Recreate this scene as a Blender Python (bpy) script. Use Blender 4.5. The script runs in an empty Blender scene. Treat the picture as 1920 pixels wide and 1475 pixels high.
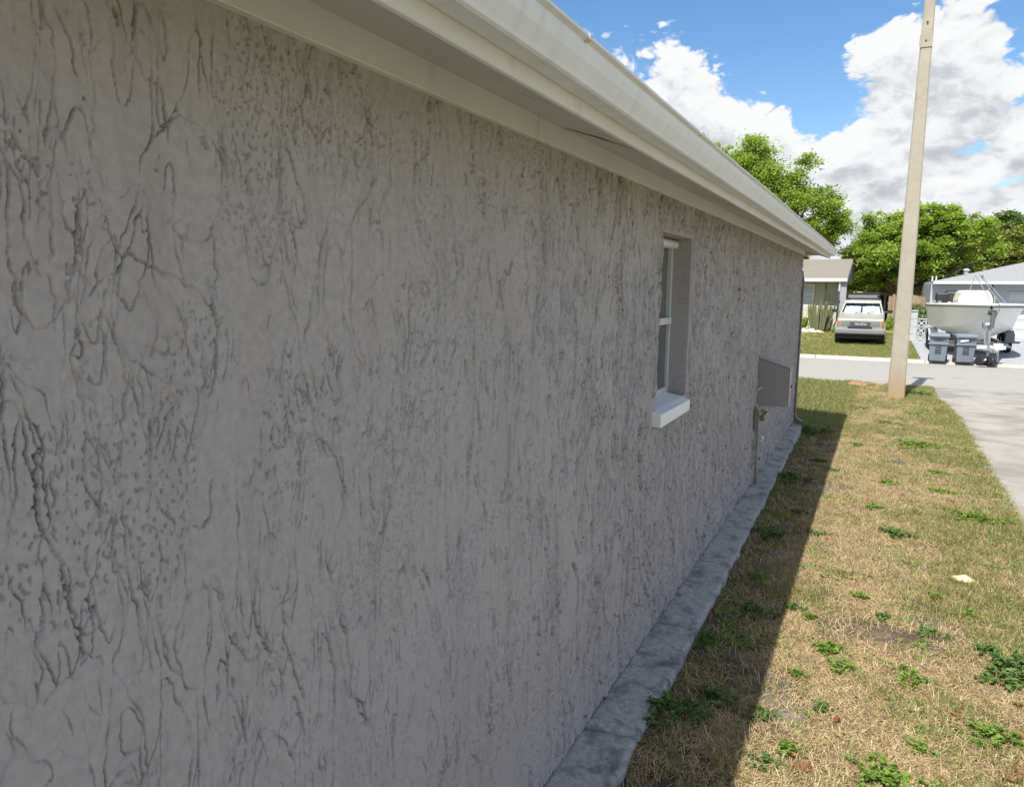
import bpy, bmesh, math, random
import numpy as np
from mathutils import Matrix, Vector, noise as mnoise
random.seed(7); rng = np.random.default_rng(11)
R = math.radians
S = bpy.context.scene
C = S.collection

# ------------------------------------------------------------------ camera
cam = bpy.data.cameras.new('camera'); cam.sensor_width = 36; cam.lens = 25.125
cam.clip_start = 0.05; cam.clip_end = 2000
co = bpy.data.objects.new('camera', cam); C.objects.link(co); S.camera = co
def cam_axes(yaw, pitch, roll):
    f = Vector((-math.sin(yaw)*math.cos(pitch), math.cos(yaw)*math.cos(pitch), math.sin(pitch)))
    r0 = Vector((math.cos(yaw), math.sin(yaw), 0)); u0 = r0.cross(f)
    return math.cos(roll)*r0 + math.sin(roll)*u0, -math.sin(roll)*r0 + math.cos(roll)*u0, f
r_, u_, f_ = cam_axes(R(27.1426), R(-8.5374), R(0.4588))
M = Matrix.Identity(4)
for i in range(3):
    M[i][0], M[i][1], M[i][2] = r_[i], u_[i], -f_[i]
M.translation = (0.918, 0, 1.7)
co.matrix_world = M

# ------------------------------------------------------------------ sky, sun, exposure
EXPOSURE = 0.55
SKY = 0.12
SUN = 4.7
TRAVEL = Vector((0.205, 1.5, -2.28))
S.view_settings.view_transform = 'Standard'; S.view_settings.look = 'None'
S.view_settings.exposure = EXPOSURE; S.view_settings.gamma = 1; S.view_settings.use_curve_mapping = False
S.cycles.max_bounces = 6; S.cycles.diffuse_bounces = 3; S.cycles.glossy_bounces = 3; S.cycles.transmission_bounces = 4; S.cycles.transparent_max_bounces = 12
S.cycles.caustics_reflective = False; S.cycles.caustics_refractive = False

W = bpy.data.worlds.new('World'); S.world = W; W.use_nodes = True
wt = W.node_tree; wt.nodes.clear()
W.cycles.sampling_method = 'MANUAL'; W.cycles.sample_map_resolution = 512

def cloud_group():
    g = bpy.data.node_groups.new('cloud_density', 'ShaderNodeTree')
    g.interface.new_socket('Vector', in_out='INPUT', socket_type='NodeSocketVector')
    g.interface.new_socket('Value', in_out='OUTPUT', socket_type='NodeSocketFloat')
    n, l = g.nodes, g.links
    gi = n.new('NodeGroupInput'); go = n.new('NodeGroupOutput')
    def math_(op, a, b=None, c=None):
        m = n.new('ShaderNodeMath'); m.operation = op
        for i, v in enumerate((a, b, c)):
            if v is None: continue
            if isinstance(v, (int, float)): m.inputs[i].default_value = v
            else: l.new(v, m.inputs[i])
        return m.outputs[0]
    def vec_(op, a, b):
        m = n.new('ShaderNodeVectorMath'); m.operation = op
        l.new(a, m.inputs[0])
        if isinstance(b, tuple): m.inputs[1].default_value = b
        else: l.new(b, m.inputs[1])
        return m
    p = gi.outputs[0]
    # large warped masses, cauliflower heads, wispy detail
    st = vec_('MULTIPLY', p, (1, 1, 1.7)).outputs[0]
    w = n.new('ShaderNodeTexNoise'); w.inputs['Scale'].default_value = 9; w.inputs['Detail'].default_value = 2
    l.new(st, w.inputs['Vector'])
    wo = vec_('SUBTRACT', w.outputs['Color'], (.5, .5, .5)).outputs[0]
    wo = vec_('MULTIPLY', wo, (.07, .07, .07)).outputs[0]
    pw = vec_('ADD', st, wo).outputs[0]
    n1 = n.new('ShaderNodeTexNoise'); n1.inputs['Scale'].default_value = 10.5; n1.inputs['Detail'].default_value = 7
    n1.inputs['Roughness'].default_value = .565
    l.new(pw, n1.inputs['Vector'])
    n2 = n.new('ShaderNodeTexNoise'); n2.inputs['Scale'].default_value = 27; n2.inputs['Detail'].default_value = 3; n2.inputs['Roughness'].default_value = .55
    l.new(pw, n2.inputs['Vector'])
    bil = math_('ABSOLUTE', math_('SUBTRACT', n2.outputs[0], .5))
    d = math_('ADD', math_('MULTIPLY_ADD', n1.outputs[0], 1.15, .0), math_('MULTIPLY_ADD', bil, .9, -.02))
    sep = n.new('ShaderNodeSeparateXYZ'); l.new(p, sep.inputs[0])
    # more cloud low in the sky
    mr = n.new('ShaderNodeMapRange'); mr.interpolation_type = 'SMOOTHSTEP'
    l.new(sep.outputs['Z'], mr.inputs[0])
    mr.inputs[1].default_value = .12; mr.inputs[2].default_value = .30; mr.inputs[3].default_value = .22; mr.inputs[4].default_value = -.07
    d = math_('ADD', d, mr.outputs[0])
    blobs = [(-.243, .285, .045, .034, .34), (-.24, .225, .13, .055, .25), (-.145, .30, .09, .065, -.55), (-.31, .36, .07, .06, -.4),
             (-.10, .245, .035, .035, -.35), (-.075, .20, .045, .014, -.22), (.04, .258, .062, .042, .27), (-.055, .262, .028, .026, .22),
             (.115, .30, .022, .03, -.4), (.082, .158, .024, .010, -.17), (.118, .112, .03, .010, -.13), (-.05, .22, .05, .022, -.16)]
    for (cx, cz, rx, rz, wgt) in blobs:
        cy = math.sqrt(1-cx*cx-cz*cz)
        q = vec_('SUBTRACT', p, (cx, cy, cz)).outputs[0]
        q = vec_('MULTIPLY', q, (1/rx, 3.0, 1/rz)).outputs[0]
        m = n.new('ShaderNodeVectorMath'); m.operation = 'DOT_PRODUCT'; l.new(q, m.inputs[0]); l.new(q, m.inputs[1])
        e = math_('EXPONENT', math_('MULTIPLY', m.outputs['Value'], -1.0))
        d = math_('MULTIPLY_ADD', e, wgt, d)
    l.new(d, go.inputs[0])
    return g

def build_world():
    n, l = wt.nodes, wt.links
    tc = n.new('ShaderNodeTexCoord')
    nm = n.new('ShaderNodeVectorMath'); nm.operation = 'NORMALIZE'; l.new(tc.outputs['Generated'], nm.inputs[0])
    sky = n.new('ShaderNodeTexSky'); sky.sky_type = 'NISHITA'; sky.sun_disc = False
    d = -TRAVEL.normalized()
    sky.sun_elevation = math.asin(d.z); sky.sun_rotation = math.atan2(d.x, d.y)
    sky.air_density = 1.0; sky.dust_density = .6; sky.ozone_density = 2.2
    G = cloud_group()
    def dens(off):
        a = n.new('ShaderNodeVectorMath'); a.operation = 'ADD'; l.new(nm.outputs[0], a.inputs[0]); a.inputs[1].default_value = off
        g = n.new('ShaderNodeGroup'); g.node_tree = G; l.new(a.outputs[0], g.inputs[0]); return g.outputs[0]
    d0 = dens((0, 0, 0)); d1 = dens((-.007, 0, .034))
    def math_(op, a, b, c=None):
        m = n.new('ShaderNodeMath'); m.operation = op
        for i, v in enumerate((a, b, c)):
            if v is None: continue
            if isinstance(v, (int, float)): m.inputs[i].default_value = v
            else: l.new(v, m.inputs[i])
        return m.outputs[0]
    al = n.new('ShaderNodeMapRange'); al.interpolation_type = 'SMOOTHSTEP'; l.new(d0, al.inputs[0])
    al.inputs[1].default_value = .52; al.inputs[2].default_value = .64
    # self shadow: how much cloud lies above / towards the sun
    s = math_('MULTIPLY', math_('SUBTRACT', d1, d0), 1.15)
    s = math_('ADD', s, math_('MULTIPLY', math_('SUBTRACT', d0, .6), .5))
    sh = n.new('ShaderNodeMapRange'); sh.interpolation_type = 'SMOOTHSTEP'; l.new(s, sh.inputs[0])
    sh.inputs[1].default_value = -.22; sh.inputs[2].default_value = .42
    ramp = n.new('ShaderNodeValToRGB'); l.new(sh.outputs[0], ramp.inputs[0])
    e = ramp.color_ramp.elements
    e[0].color = (.72, .725, .73, 1); e[1].color = (.41, .43, .465, 1)
    m = e.new(.40); m.color = (.64, .65, .665, 1)
    bg1 = n.new('ShaderNodeBackground'); bg1.inputs[1].default_value = SKY
    hs = n.new('ShaderNodeHueSaturation'); hs.inputs['Saturation'].default_value = 1.2
    l.new(sky.outputs[0], hs.inputs['Color']); l.new(hs.outputs[0], bg1.inputs[0])
    bg2 = n.new('ShaderNodeBackground'); l.new(ramp.outputs[0], bg2.inputs[0]); bg2.inputs[1].default_value = .92
    mx = n.new('ShaderNodeMixShader'); l.new(al.outputs[0], mx.inputs[0]); l.new(bg1.outputs[0], mx.inputs[1]); l.new(bg2.outputs[0], mx.inputs[2])
    out = n.new('ShaderNodeOutputWorld'); l.new(mx.outputs[0], out.inputs[0])
build_world()
sl = bpy.data.lights.new('sun', 'SUN'); sl.energy = SUN; sl.angle = R(.5); sl.color = (1, .97, .92)
so = bpy.data.objects.new('sun', sl); C.objects.link(so); so.location = (0, 0, 60)
so.rotation_euler = TRAVEL.to_track_quat('-Z', 'Y').to_euler()

# ------------------------------------------------------------------ numpy noise
_perm = rng.permutation(512); _perm = np.concatenate([_perm, _perm]).astype(np.int32)
_ga = rng.random(512)*2*np.pi; _gx = np.cos(_ga).astype(np.float32); _gy = np.sin(_ga).astype(np.float32)
def perlin(x, y, seed=0):
    x = np.asarray(x, np.float32)+seed*17.31; y = np.asarray(y, np.float32)+seed*9.77
    xi = np.floor(x).astype(np.int32); yi = np.floor(y).astype(np.int32)
    fx = x-xi; fy = y-yi
    u = fx*fx*fx*(fx*(fx*6-15)+10); v = fy*fy*fy*(fy*(fy*6-15)+10)
    def g(ix, iy, dx, dy):
        h = _perm[(_perm[ix & 511] + iy) & 511]
        return _gx[h]*dx + _gy[h]*dy
    a = g(xi, yi, fx, fy); b = g(xi+1, yi, fx-1, fy); c = g(xi, yi+1, fx, fy-1); d = g(xi+1, yi+1, fx-1, fy-1)
    return (a+u*(b-a)) + v*((c+u*(d-c))-(a+u*(b-a)))
def fbm(x, y, o=4, seed=0, gain=.5):
    s = 0; a = 1.0; t = 0
    for k in range(o):
        s = s + a*perlin(x*2**k, y*2**k, seed+k*3); t += a; a *= gain
    return s/t*1.5
def sstep(a, b, x):
    t = np.clip((x-a)/(b-a), 0, 1); return t*t*(3-2*t)

# ------------------------------------------------------------------ material helpers
MATS = {}
def new_mat(name):
    m = bpy.data.materials.new(name); m.use_nodes = True; MATS[name] = m
    nt = m.node_tree; b = nt.nodes['Principled BSDF']; return m, nt, b
def nnoise(nt, scale, detail=4, rough=.55, coord='Object', stretch=None, dist=0):
    tc = nt.nodes.new('ShaderNodeTexCoord'); t = nt.nodes.new('ShaderNodeTexNoise')
    t.inputs['Scale'].default_value = scale; t.inputs['Detail'].default_value = detail; t.inputs['Roughness'].default_value = rough
    t.inputs['Distortion'].default_value = dist
    src = tc.outputs[coord]
    if coord == 'World':
        pass
    if stretch:
        mp = nt.nodes.new('ShaderNodeMapping'); mp.inputs['Scale'].default_value = stretch; nt.links.new(src, mp.inputs[0]); src = mp.outputs[0]
    nt.links.new(src, t.inputs['Vector']); return t.outputs[0]
def ramp(nt, fac, stops):
    r = nt.nodes.new('ShaderNodeValToRGB'); nt.links.new(fac, r.inputs[0]); e = r.color_ramp.elements
    while len(e) < len(stops): e.new(.5)
    for el, (p, c) in zip(e, stops):
        el.position = p; el.color = (*c, 1)
    return r.outputs[0]
def mixc(nt, fac, a, b, mode='MIX'):
    m = nt.nodes.new('ShaderNodeMix'); m.data_type = 'RGBA'; m.blend_type = mode
    for s, v in ((0, fac), (6, a), (7, b)):
        if isinstance(v, (int, float)): m.inputs[s].default_value = v
        elif isinstance(v, tuple): m.inputs[s].default_value = (*v, 1)
        else: nt.links.new(v, m.inputs[s])
    return m.outputs[2]
def bump(nt, b, h, strength=.4, dist=.01):
    n = nt.nodes.new('ShaderNodeBump'); n.inputs['Strength'].default_value = strength; n.inputs['Distance'].default_value = dist
    nt.links.new(h, n.inputs['Height']); nt.links.new(n.outputs[0], b.inputs['Normal'])
def simple(name, col, rough=.6, var=.12, scale=8, bmp=0, bscale=60, metal=0, spec=.5, stretch=None, dirt=None, dscale=3, dlo=.52, dhi=.72):
    m, nt, b = new_mat(name)
    f = nnoise(nt, scale, 5, stretch=stretch)
    c = ramp(nt, f, [(.3, tuple(x*(1-var) for x in col)), (.7, tuple(min(1, x*(1+var)) for x in col))])
    if dirt:
        f2 = nnoise(nt, dscale, 6, .62, stretch=stretch)
        k = ramp(nt, f2, [(dlo, (0, 0, 0)), (dhi, (1, 1, 1))])
        c = mixc(nt, k, c, dirt)
    nt.links.new(c, b.inputs['Base Color'])
    b.inputs['Roughness'].default_value = rough; b.inputs['Metallic'].default_value = metal; b.inputs['Specular IOR Level'].default_value = spec
    if bmp: bump(nt, b, nnoise(nt, bscale, 4), bmp, .004)
    return m

# ------------------------------------------------------------------ mesh helpers
class MB:
    def __init__(s): s.v = []; s.f = []
    def add(s, v, f):
        o = len(s.v); s.v += [tuple(p) for p in v]; s.f += [tuple(i+o for i in q) for q in f]; return s
    def box(s, x0, x1, y0, y1, z0, z1):
        v = [(x, y, z) for z in (z0, z1) for y in (y0, y1) for x in (x0, x1)]
        return s.add(v, [(0, 2, 3, 1), (4, 5, 7, 6), (0, 1, 5, 4), (2, 6, 7, 3), (0, 4, 6, 2), (1, 3, 7, 5)])
    def obox(s, c, ax, ay, az):
        c, ax, ay, az = map(Vector, (c, ax, ay, az))
        v = [c+i*ax+j*ay+k*az for k in (-1, 1) for j in (-1, 1) for i in (-1, 1)]
        return s.add(v, [(0, 2, 3, 1), (4, 5, 7, 6), (0, 1, 5, 4), (2, 6, 7, 3), (0, 4, 6, 2), (1, 3, 7, 5)])
    def tube(s, pts, r, n=8, cap=True):
        pts = [Vector(p) for p in pts]; rs = r if isinstance(r, (list, tuple)) else [r]*len(pts)
        rings = []; up = None
        for i, p in enumerate(pts):
            t = (pts[min(i+1, len(pts)-1)]-pts[max(i-1, 0)]).normalized()
            if up is None: up = Vector((0, 0, 1)) if abs(t.z) < .9 else Vector((1, 0, 0))
            a = t.cross(up).normalized(); b = a.cross(t).normalized(); up = b
            rings.append([p+rs[i]*(math.cos(2*math.pi*k/n)*a+math.sin(2*math.pi*k/n)*b) for k in range(n)])
        return s.loft(rings, True, cap)
    def loft(s, rings, closed=True, cap=True):
        n = len(rings[0]); v = [p for r in rings for p in r]; f = []
        for i in range(len(rings)-1):
            for k in range(n if closed else n-1):
                f.append((i*n+k, i*n+(k+1) % n, (i+1)*n+(k+1) % n, (i+1)*n+k))
        if cap and closed:
            f.append(tuple(range(n-1, -1, -1))); o = (len(rings)-1)*n; f.append(tuple(o+k for k in range(n)))
        return s.add(v, f)
    def prism_x(s, prof, x0, x1):   # prof (y,z)
        return s.loft([[(x0, y, z) for y, z in prof], [(x1, y, z) for y, z in prof]])
    def prism_y(s, prof, y0, y1):   # prof (x,z)
        return s.loft([[(x, y0, z) for x, z in prof], [(x, y1, z) for x, z in prof]])
    def prism_z(s, prof, z0, z1):
        return s.loft([[(x, y, z0) for x, y in prof], [(x, y, z1) for x, y in prof]])
    def build(s, name, mat, parent=None, smooth=False, bevel=0, seg=2):
        me = bpy.data.meshes.new(name); me.from_pydata(s.v, [], s.f)
        bm = bmesh.new(); bm.from_mesh(me); bmesh.ops.recalc_face_normals(bm, faces=bm.faces); bm.to_mesh(me); bm.free()
        if smooth: me.shade_smooth()
        return link(name, me, mat, parent, bevel, seg)
def link(name, me, mat, parent=None, bevel=0, seg=2):
    o = bpy.data.objects.new(name, me); C.objects.link(o)
    if mat: me.materials.append(MATS[mat] if isinstance(mat, str) else mat)
    if parent: o.parent = parent
    if bevel:
        b = o.modifiers.new('bevel', 'BEVEL'); b.width = bevel; b.segments = seg; b.limit_method = 'ANGLE'; b.angle_limit = R(35)
    return o
def np_mesh(name, V, F, mat, parent=None, smooth=True, colors=None):
    V = np.asarray(V, np.float32); F = np.asarray(F, np.int32)
    me = bpy.data.meshes.new(name); k = F.shape[1]
    me.vertices.add(len(V)); me.vertices.foreach_set('co', V.ravel())
    me.loops.add(F.size); me.loops.foreach_set('vertex_index', F.ravel())
    me.polygons.add(len(F)); me.polygons.foreach_set('loop_start', np.arange(0, F.size, k, dtype=np.int32))
    me.polygons.foreach_set('loop_total', np.full(len(F), k, np.int32))
    me.update(calc_edges=True)
    me.polygons.foreach_set('use_smooth', np.full(len(F), smooth))
    if colors is not None:
        a = me.attributes.new('tint', 'FLOAT', 'POINT'); a.data.foreach_set('value', np.asarray(colors, np.float32))
    return link(name, me, mat, parent)
def tag(o, label, cat, group=None):
    o['label'] = label; o['category'] = cat
    if group: o['group'] = group
    return o
def thing(name, label, cat, loc=(0, 0, 0), rz=0, group=None):
    o = bpy.data.objects.new(name, None); C.objects.link(o); o.location = loc; o.rotation_euler = (0, 0, rz); o.empty_display_size = .2
    return tag(o, label, cat, group)
def struct(o):
    o['kind'] = 'structure'; return o
def struct_root(name, loc=(0, 0, 0)):
    o = bpy.data.objects.new(name, None); C.objects.link(o); o.location = loc; return struct(o)
def copy_tree(o, parent=None):
    c = o.copy(); C.objects.link(c)
    if parent: c.parent = parent
    for ch in list(o.children): copy_tree(ch, c)
    return c

# ------------------------------------------------------------------ materials
def stucco_mat():
    m, nt, b = new_mat('stucco')
    f = nnoise(nt, 1.6, 5, .55)
    c = ramp(nt, f, [(.3, (.375, .355, .358)), (.7, (.435, .413, .415))])
    f2 = nnoise(nt, 55, 3, .6)
    c = mixc(nt, .5, c, ramp(nt, f2, [(.35, (.33, .312, .315)), (.65, (.44, .417, .42))]))
    st = ramp(nt, nnoise(nt, 2.2, 6, .6, stretch=(1, 5, .55)), [(.50, (0, 0, 0)), (.75, (1, 1, 1))])
    c = mixc(nt, mixc(nt, .45, (0, 0, 0), st), c, (.27, .245, .235))
    pt = ramp(nt, nnoise(nt, 1.1, 4, .5), [(.52, (0, 0, 0)), (.68, (1, 1, 1))])
    c = mixc(nt, mixc(nt, .3, (0, 0, 0), pt), c, (.37, .362, .395))
    nt.links.new(c, b.inputs['Base Color']); b.inputs['Roughness'].default_value = .9; b.inputs['Specular IOR Level'].default_value = .15
    a = nnoise(nt, 210, 4, .68); bump(nt, b, a, .65, .0024)
stucco_mat()
simple('trim_cream', (.62, .615, .59), .55, .06, 3, .12, 40, dirt=(.40, .35, .27), dscale=7, dlo=.60, dhi=.85)
simple('soffit_cream', (.57, .555, .52), .6, .06, 2, .15, 30, dirt=(.42, .37, .29), dscale=5, dlo=.6, dhi=.85)
simple('gutter_white', (.69, .72, .76), .4, .04, 2, .05, 20, dirt=(.52, .52, .51), dscale=2.2, dlo=.56, dhi=.85, stretch=(1, 9, 1.5))
simple('shingle_house', (.28, .26, .24), .9, .2, 30, .5, 90)
simple('frame_white', (.55, .56, .57), .4, .05, 6)
simple('sill_white', (.80, .81, .84), .5, .04, 9, .25, 60, dirt=(.55, .54, .52), dscale=14, dlo=.66, dhi=.85)
simple('taupe_paint', (.30, .275, .262), .5, .05, 6, .1, 40)
simple('taupe_dark', (.17, .15, .135), .5, .08, 6)
simple('pipe_paint', (.36, .345, .29), .45, .18, 30, .25, 80, dirt=(.18, .15, .09), dscale=24, dlo=.55, dhi=.7)
simple('valve_brass', (.23, .19, .10), .45, .2, 40, metal=.4)
simple('white_plastic', (.82, .82, .82), .4, .04, 9)
simple('dark_plastic', (.02, .02, .022), .45, .2, 9)
simple('black_bag', (.018, .018, .02), .28, .2, 12)
def concrete(name, lo, hi, dirt, scale=6, dl=.5, dh=.68, bs=120, bst=.4, dscale=2.2):
    m, nt, b = new_mat(name)
    c = ramp(nt, nnoise(nt, scale, 8, .65), [(.3, lo), (.7, hi)])
    k = ramp(nt, nnoise(nt, dscale, 7, .66, dist=.4), [(dl, (0, 0, 0)), (dh, (1, 1, 1))])
    c = mixc(nt, k, c, dirt)
    sp = ramp(nt, nnoise(nt, 180, 2, .5), [(.35, (.72, .72, .72)), (.6, (1.08, 1.08, 1.08))])
    c = mixc(nt, .6, c, sp, 'MULTIPLY')
    nt.links.new(c, b.inputs['Base Color']); b.inputs['Roughness'].default_value = .88; b.inputs['Specular IOR Level'].default_value = .3
    bump(nt, b, nnoise(nt, bs, 5, .6), bst, .006)
concrete('ledge_concrete', (.26, .27, .265), (.47, .47, .45), (.155, .155, .14), 45, .49, .66, 160, .35, 7)
concrete('drive_concrete', (.285, .265, .228), (.40, .372, .32), (.19, .175, .148), 3, .47, .70, 120, .3, 1.1)
concrete('kerb_concrete', (.42, .385, .32), (.52, .48, .41), (.32, .285, .23), 4, .55, .75)
concrete('pad_concrete', (.33, .335, .345), (.41, .415, .425), (.27, .275, .28), 3, .55, .75)
concrete('pole_concrete', (.36, .325, .26), (.45, .405, .325), (.29, .26, .21), 5, .6, .8, 90, .35, 3)
concrete('asphalt_pale', (.29, .275, .24), (.41, .385, .335), (.26, .24, .21), 25, .55, .8, 150, .6, 2.0)
def pole_mat():
    nt = MATS['pole_concrete'].node_tree; b = nt.nodes['Principled BSDF']
    old = b.inputs['Base Color'].links[0].from_socket
    tc = nt.nodes.new('ShaderNodeTexCoord'); sp = nt.nodes.new('ShaderNodeSeparateXYZ'); nt.links.new(tc.outputs['Object'], sp.inputs[0])
    nz = nnoise(nt, 3.5, 4); ad = nt.nodes.new('ShaderNodeMath'); ad.operation = 'MULTIPLY_ADD'
    nt.links.new(nz, ad.inputs[0]); ad.inputs[1].default_value = .5; nt.links.new(sp.outputs['Z'], ad.inputs[2])
    k = ramp(nt, ad.outputs[0], [(.25, (1, 1, 1)), (.95, (0, 0, 0))])   # rust-stained foot, up to about 0.8 m
    c = mixc(nt, k, old, (.40, .26, .14)); nt.links.new(c, b.inputs['Base Color'])
pole_mat()
def lawn_mat():
    m, nt, b = new_mat('lawn_soil')
    c = ramp(nt, nnoise(nt, 38, 6, .7, dist=1.2), [(.28, (.075, .055, .038)), (.5, (.22, .165, .105)), (.72, (.42, .335, .22))])
    k = ramp(nt, nnoise(nt, 1.7, 5, .6), [(.50, (0, 0, 0)), (.66, (1, 1, 1))])
    c = mixc(nt, k, c, ramp(nt, nnoise(nt, 50, 5, .7), [(.3, (.25, .215, .175)), (.7, (.50, .44, .365))]))
    k2 = ramp(nt, nnoise(nt, .9, 5, .62), [(.5, (0, 0, 0)), (.68, (1, 1, 1))])
    g = ramp(nt, nnoise(nt, 45, 5, .7), [(.3, (.10, .10, .03)), (.7, (.27, .255, .09))])
    c = mixc(nt, k2, c, g)
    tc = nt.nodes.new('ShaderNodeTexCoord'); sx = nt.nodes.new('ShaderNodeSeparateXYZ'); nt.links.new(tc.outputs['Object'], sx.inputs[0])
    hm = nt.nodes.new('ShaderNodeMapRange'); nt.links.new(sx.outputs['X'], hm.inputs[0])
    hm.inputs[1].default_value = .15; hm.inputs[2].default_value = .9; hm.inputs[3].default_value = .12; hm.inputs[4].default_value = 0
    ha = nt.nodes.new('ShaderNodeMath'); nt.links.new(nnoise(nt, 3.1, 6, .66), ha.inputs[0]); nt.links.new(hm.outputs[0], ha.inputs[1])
    k3 = ramp(nt, ha.outputs[0], [(.47, (0, 0, 0)), (.60, (1, 1, 1))])     # dark humus patches, thickened towards the wall to paint in the house's shade
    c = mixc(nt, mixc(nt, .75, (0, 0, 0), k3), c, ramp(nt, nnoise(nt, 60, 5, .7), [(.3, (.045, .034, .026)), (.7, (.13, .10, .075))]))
    nt.links.new(c, b.inputs['Base Color']); b.inputs['Roughness'].default_value = .95; b.inputs['Specular IOR Level'].default_value = .1
    bump(nt, b, nnoise(nt, 90, 6, .7), 1.0, .02)
lawn_mat()
def far_lawn_mat():
    m, nt, b = new_mat('far_lawn')
    c = ramp(nt, nnoise(nt, 1.3, 7, .68), [(.32, (.24, .24, .085)), (.5, (.36, .33, .13)), (.68, (.46, .40, .18))])
    nt.links.new(c, b.inputs['Base Color']); b.inputs['Roughness'].default_value = .95; b.inputs['Specular IOR Level'].default_value = .1
    bump(nt, b, nnoise(nt, 25, 6, .7), 1.0, .05)
far_lawn_mat()
def leafy(name, stops, transl=.35, rough=.5, wscale=1.2):
    m, nt, b = new_mat(name)
    at = nt.nodes.new('ShaderNodeAttribute'); at.attribute_name = 'tint'
    c = ramp(nt, at.outputs['Fac'], stops)
    nt.links.new(c, b.inputs['Base Color']); b.inputs['Roughness'].default_value = rough; b.inputs['Specular IOR Level'].default_value = .3
    t = nt.nodes.new('ShaderNodeBsdfTranslucent'); 
    br = mixc(nt, 1.0, c, (1.25, 1.3, .7), 'MULTIPLY'); nt.links.new(br, t.inputs[0])
    mx = nt.nodes.new('ShaderNodeMixShader'); mx.inputs[0].default_value = transl
    nt.links.new(b.outputs[0], mx.inputs[1]); nt.links.new(t.outputs[0], mx.inputs[2])
    nt.links.new(mx.outputs[0], nt.nodes['Material Output'].inputs[0])
leafy('leaf_lime', [(0, (.16, .24, .04)), (.5, (.30, .405, .07)), (1, (.47, .56, .14))], .5)
leafy('leaf_oak', [(0, (.16, .24, .05)), (.5, (.31, .41, .075)), (1, (.44, .53, .14))], .48)
leafy('leaf_olive', [(0, (.13, .16, .035)), (.5, (.23, .255, .055)), (1, (.33, .34, .085))], .3)
leafy('leaf_dark', [(0, (.07, .125, .035)), (.5, (.13, .20, .055)), (1, (.21, .28, .09))], .3)
leafy('straw', [(0, (.17, .115, .06)), (.3, (.39, .28, .145)), (.7, (.57, .435, .235)), (1, (.70, .57, .34))], .2, .7)
leafy('grass_green', [(0, (.14, .15, .045)), (.5, (.245, .255, .085)), (1, (.41, .385, .16))], .35, .55)
leafy('weed_green', [(0, (.11, .18, .03)), (.5, (.20, .30, .052)), (1, (.31, .40, .09))], .38, .6)
leafy('weed_dark', [(0, (.06, .12, .03)), (.5, (.12, .205, .05)), (1, (.21, .29, .085))], .35, .65)
leafy('dead_leaf', [(0, (.16, .06, .03)), (.5, (.30, .13, .055)), (1, (.42, .22, .10))], .2, .6)
simple('bark', (.12, .095, .075), .9, .35, 14, .8, 40)
simple('cactus_old', (.045, .055, .028), .7, .3, 16, .4, 60)
simple('cactus_skin', (.15, .155, .075), .6, .3, 16, .4, 60)
simple('rock_white', (.62, .58, .50), .8, .15, 12, .6, 20)
simple('stone_tan', (.66, .52, .32), .7, .2, 30, .5, 60)
simple('dirt', (.30, .17, .09), .95, .2, 20, .6, 40)

# ------------------------------------------------------------------ terrain
def zg(x, y):
    x = np.asarray(x, float); y = np.asarray(y, float)
    z = np.interp(y, [-60, 7, 17, 17.4, 24.6, 29.5, 34, 60, 700], [-.08, -.08, -.30, -.36, -.43, -.42, -.42, -.40, -.4])
    rise = sstep(29.5, 34, y)*(1-sstep(1.2, 2.0, x))*.30
    return z+rise+.030*(1-sstep(.22, .60, x))*(1-sstep(9.4, 10.5, y))*sstep(-.4, 0., x)
def sheet(name, xs, ys, dz, mat, bumpy=0, edge=None, parent=None):
    X, Y = np.meshgrid(xs, ys, indexing='ij')
    if edge is not None: X = edge(X, Y)
    Z = zg(X, Y)+dz
    if bumpy: Z = Z+bumpy*fbm(X*3, Y*3, 4, 5)+bumpy*.8*perlin(X*1.1, Y*1.1, 9)
    V = np.stack([X, Y, Z], -1).reshape(-1, 3); nx, ny = len(xs), len(ys)
    i = np.arange((nx-1)*ny).reshape(nx-1, ny)[:, :-1].ravel()
    F = np.stack([i, i+ny, i+ny+1, i+1], -1)
    return np_mesh(name, V, F, mat, parent)
gx = np.concatenate([[-600, -200, -80, -30], np.linspace(-12, 12, 60), [30, 80, 200, 600]])
gy = np.concatenate([[-60, -20], np.linspace(-4, 60, 130), [100, 200, 400, 700]])
struct(sheet('ground', gx, gy, -.07, 'far_lawn'))
def drive_edge(y):
    return np.interp(y, [-5, 6.2, 9, 12.6, 14.2, 15.1, 16.4], [1.97, 1.97, 2.0, 2.05, 1.97, 1.89, 1.95])
lx = np.linspace(0, 1, 130); ly = np.concatenate([np.linspace(-2, 1, 12)[:-1], np.linspace(1, 8, 330)[:-1], np.linspace(8, 17.05, 200)])
def lawn_edge(X, Y): return X*(drive_edge(Y)+.015-.02)+.02+.02*perlin(Y*4, Y*0+3.3, 2)*X
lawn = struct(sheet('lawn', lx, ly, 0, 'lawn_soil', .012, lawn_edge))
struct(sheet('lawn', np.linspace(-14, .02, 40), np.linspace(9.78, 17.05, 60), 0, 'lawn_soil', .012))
def road_z(y): return np.interp(y, [17.0, 17.4, 20.5, 24.4, 24.62], [-.345, -.37, -.36, -.475, -.50])
xs = np.linspace(-70, 70, 60); ys = np.array([17.02, 17.4, 18.5, 20.5, 22.5, 24.4, 24.62])
X, Y = np.meshgrid(xs, ys, indexing='ij'); V = np.stack([X, Y, road_z(Y)], -1).reshape(-1, 3); ny = len(ys)
i = np.arange((len(xs)-1)*ny).reshape(-1, ny)[:, :-1].ravel(); struct(np_mesh('road', V, np.stack([i, i+ny, i+ny+1, i+1], -1), 'asphalt_pale'))
kr = struct_root('kerb', (0, 24.75, 0))
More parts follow.
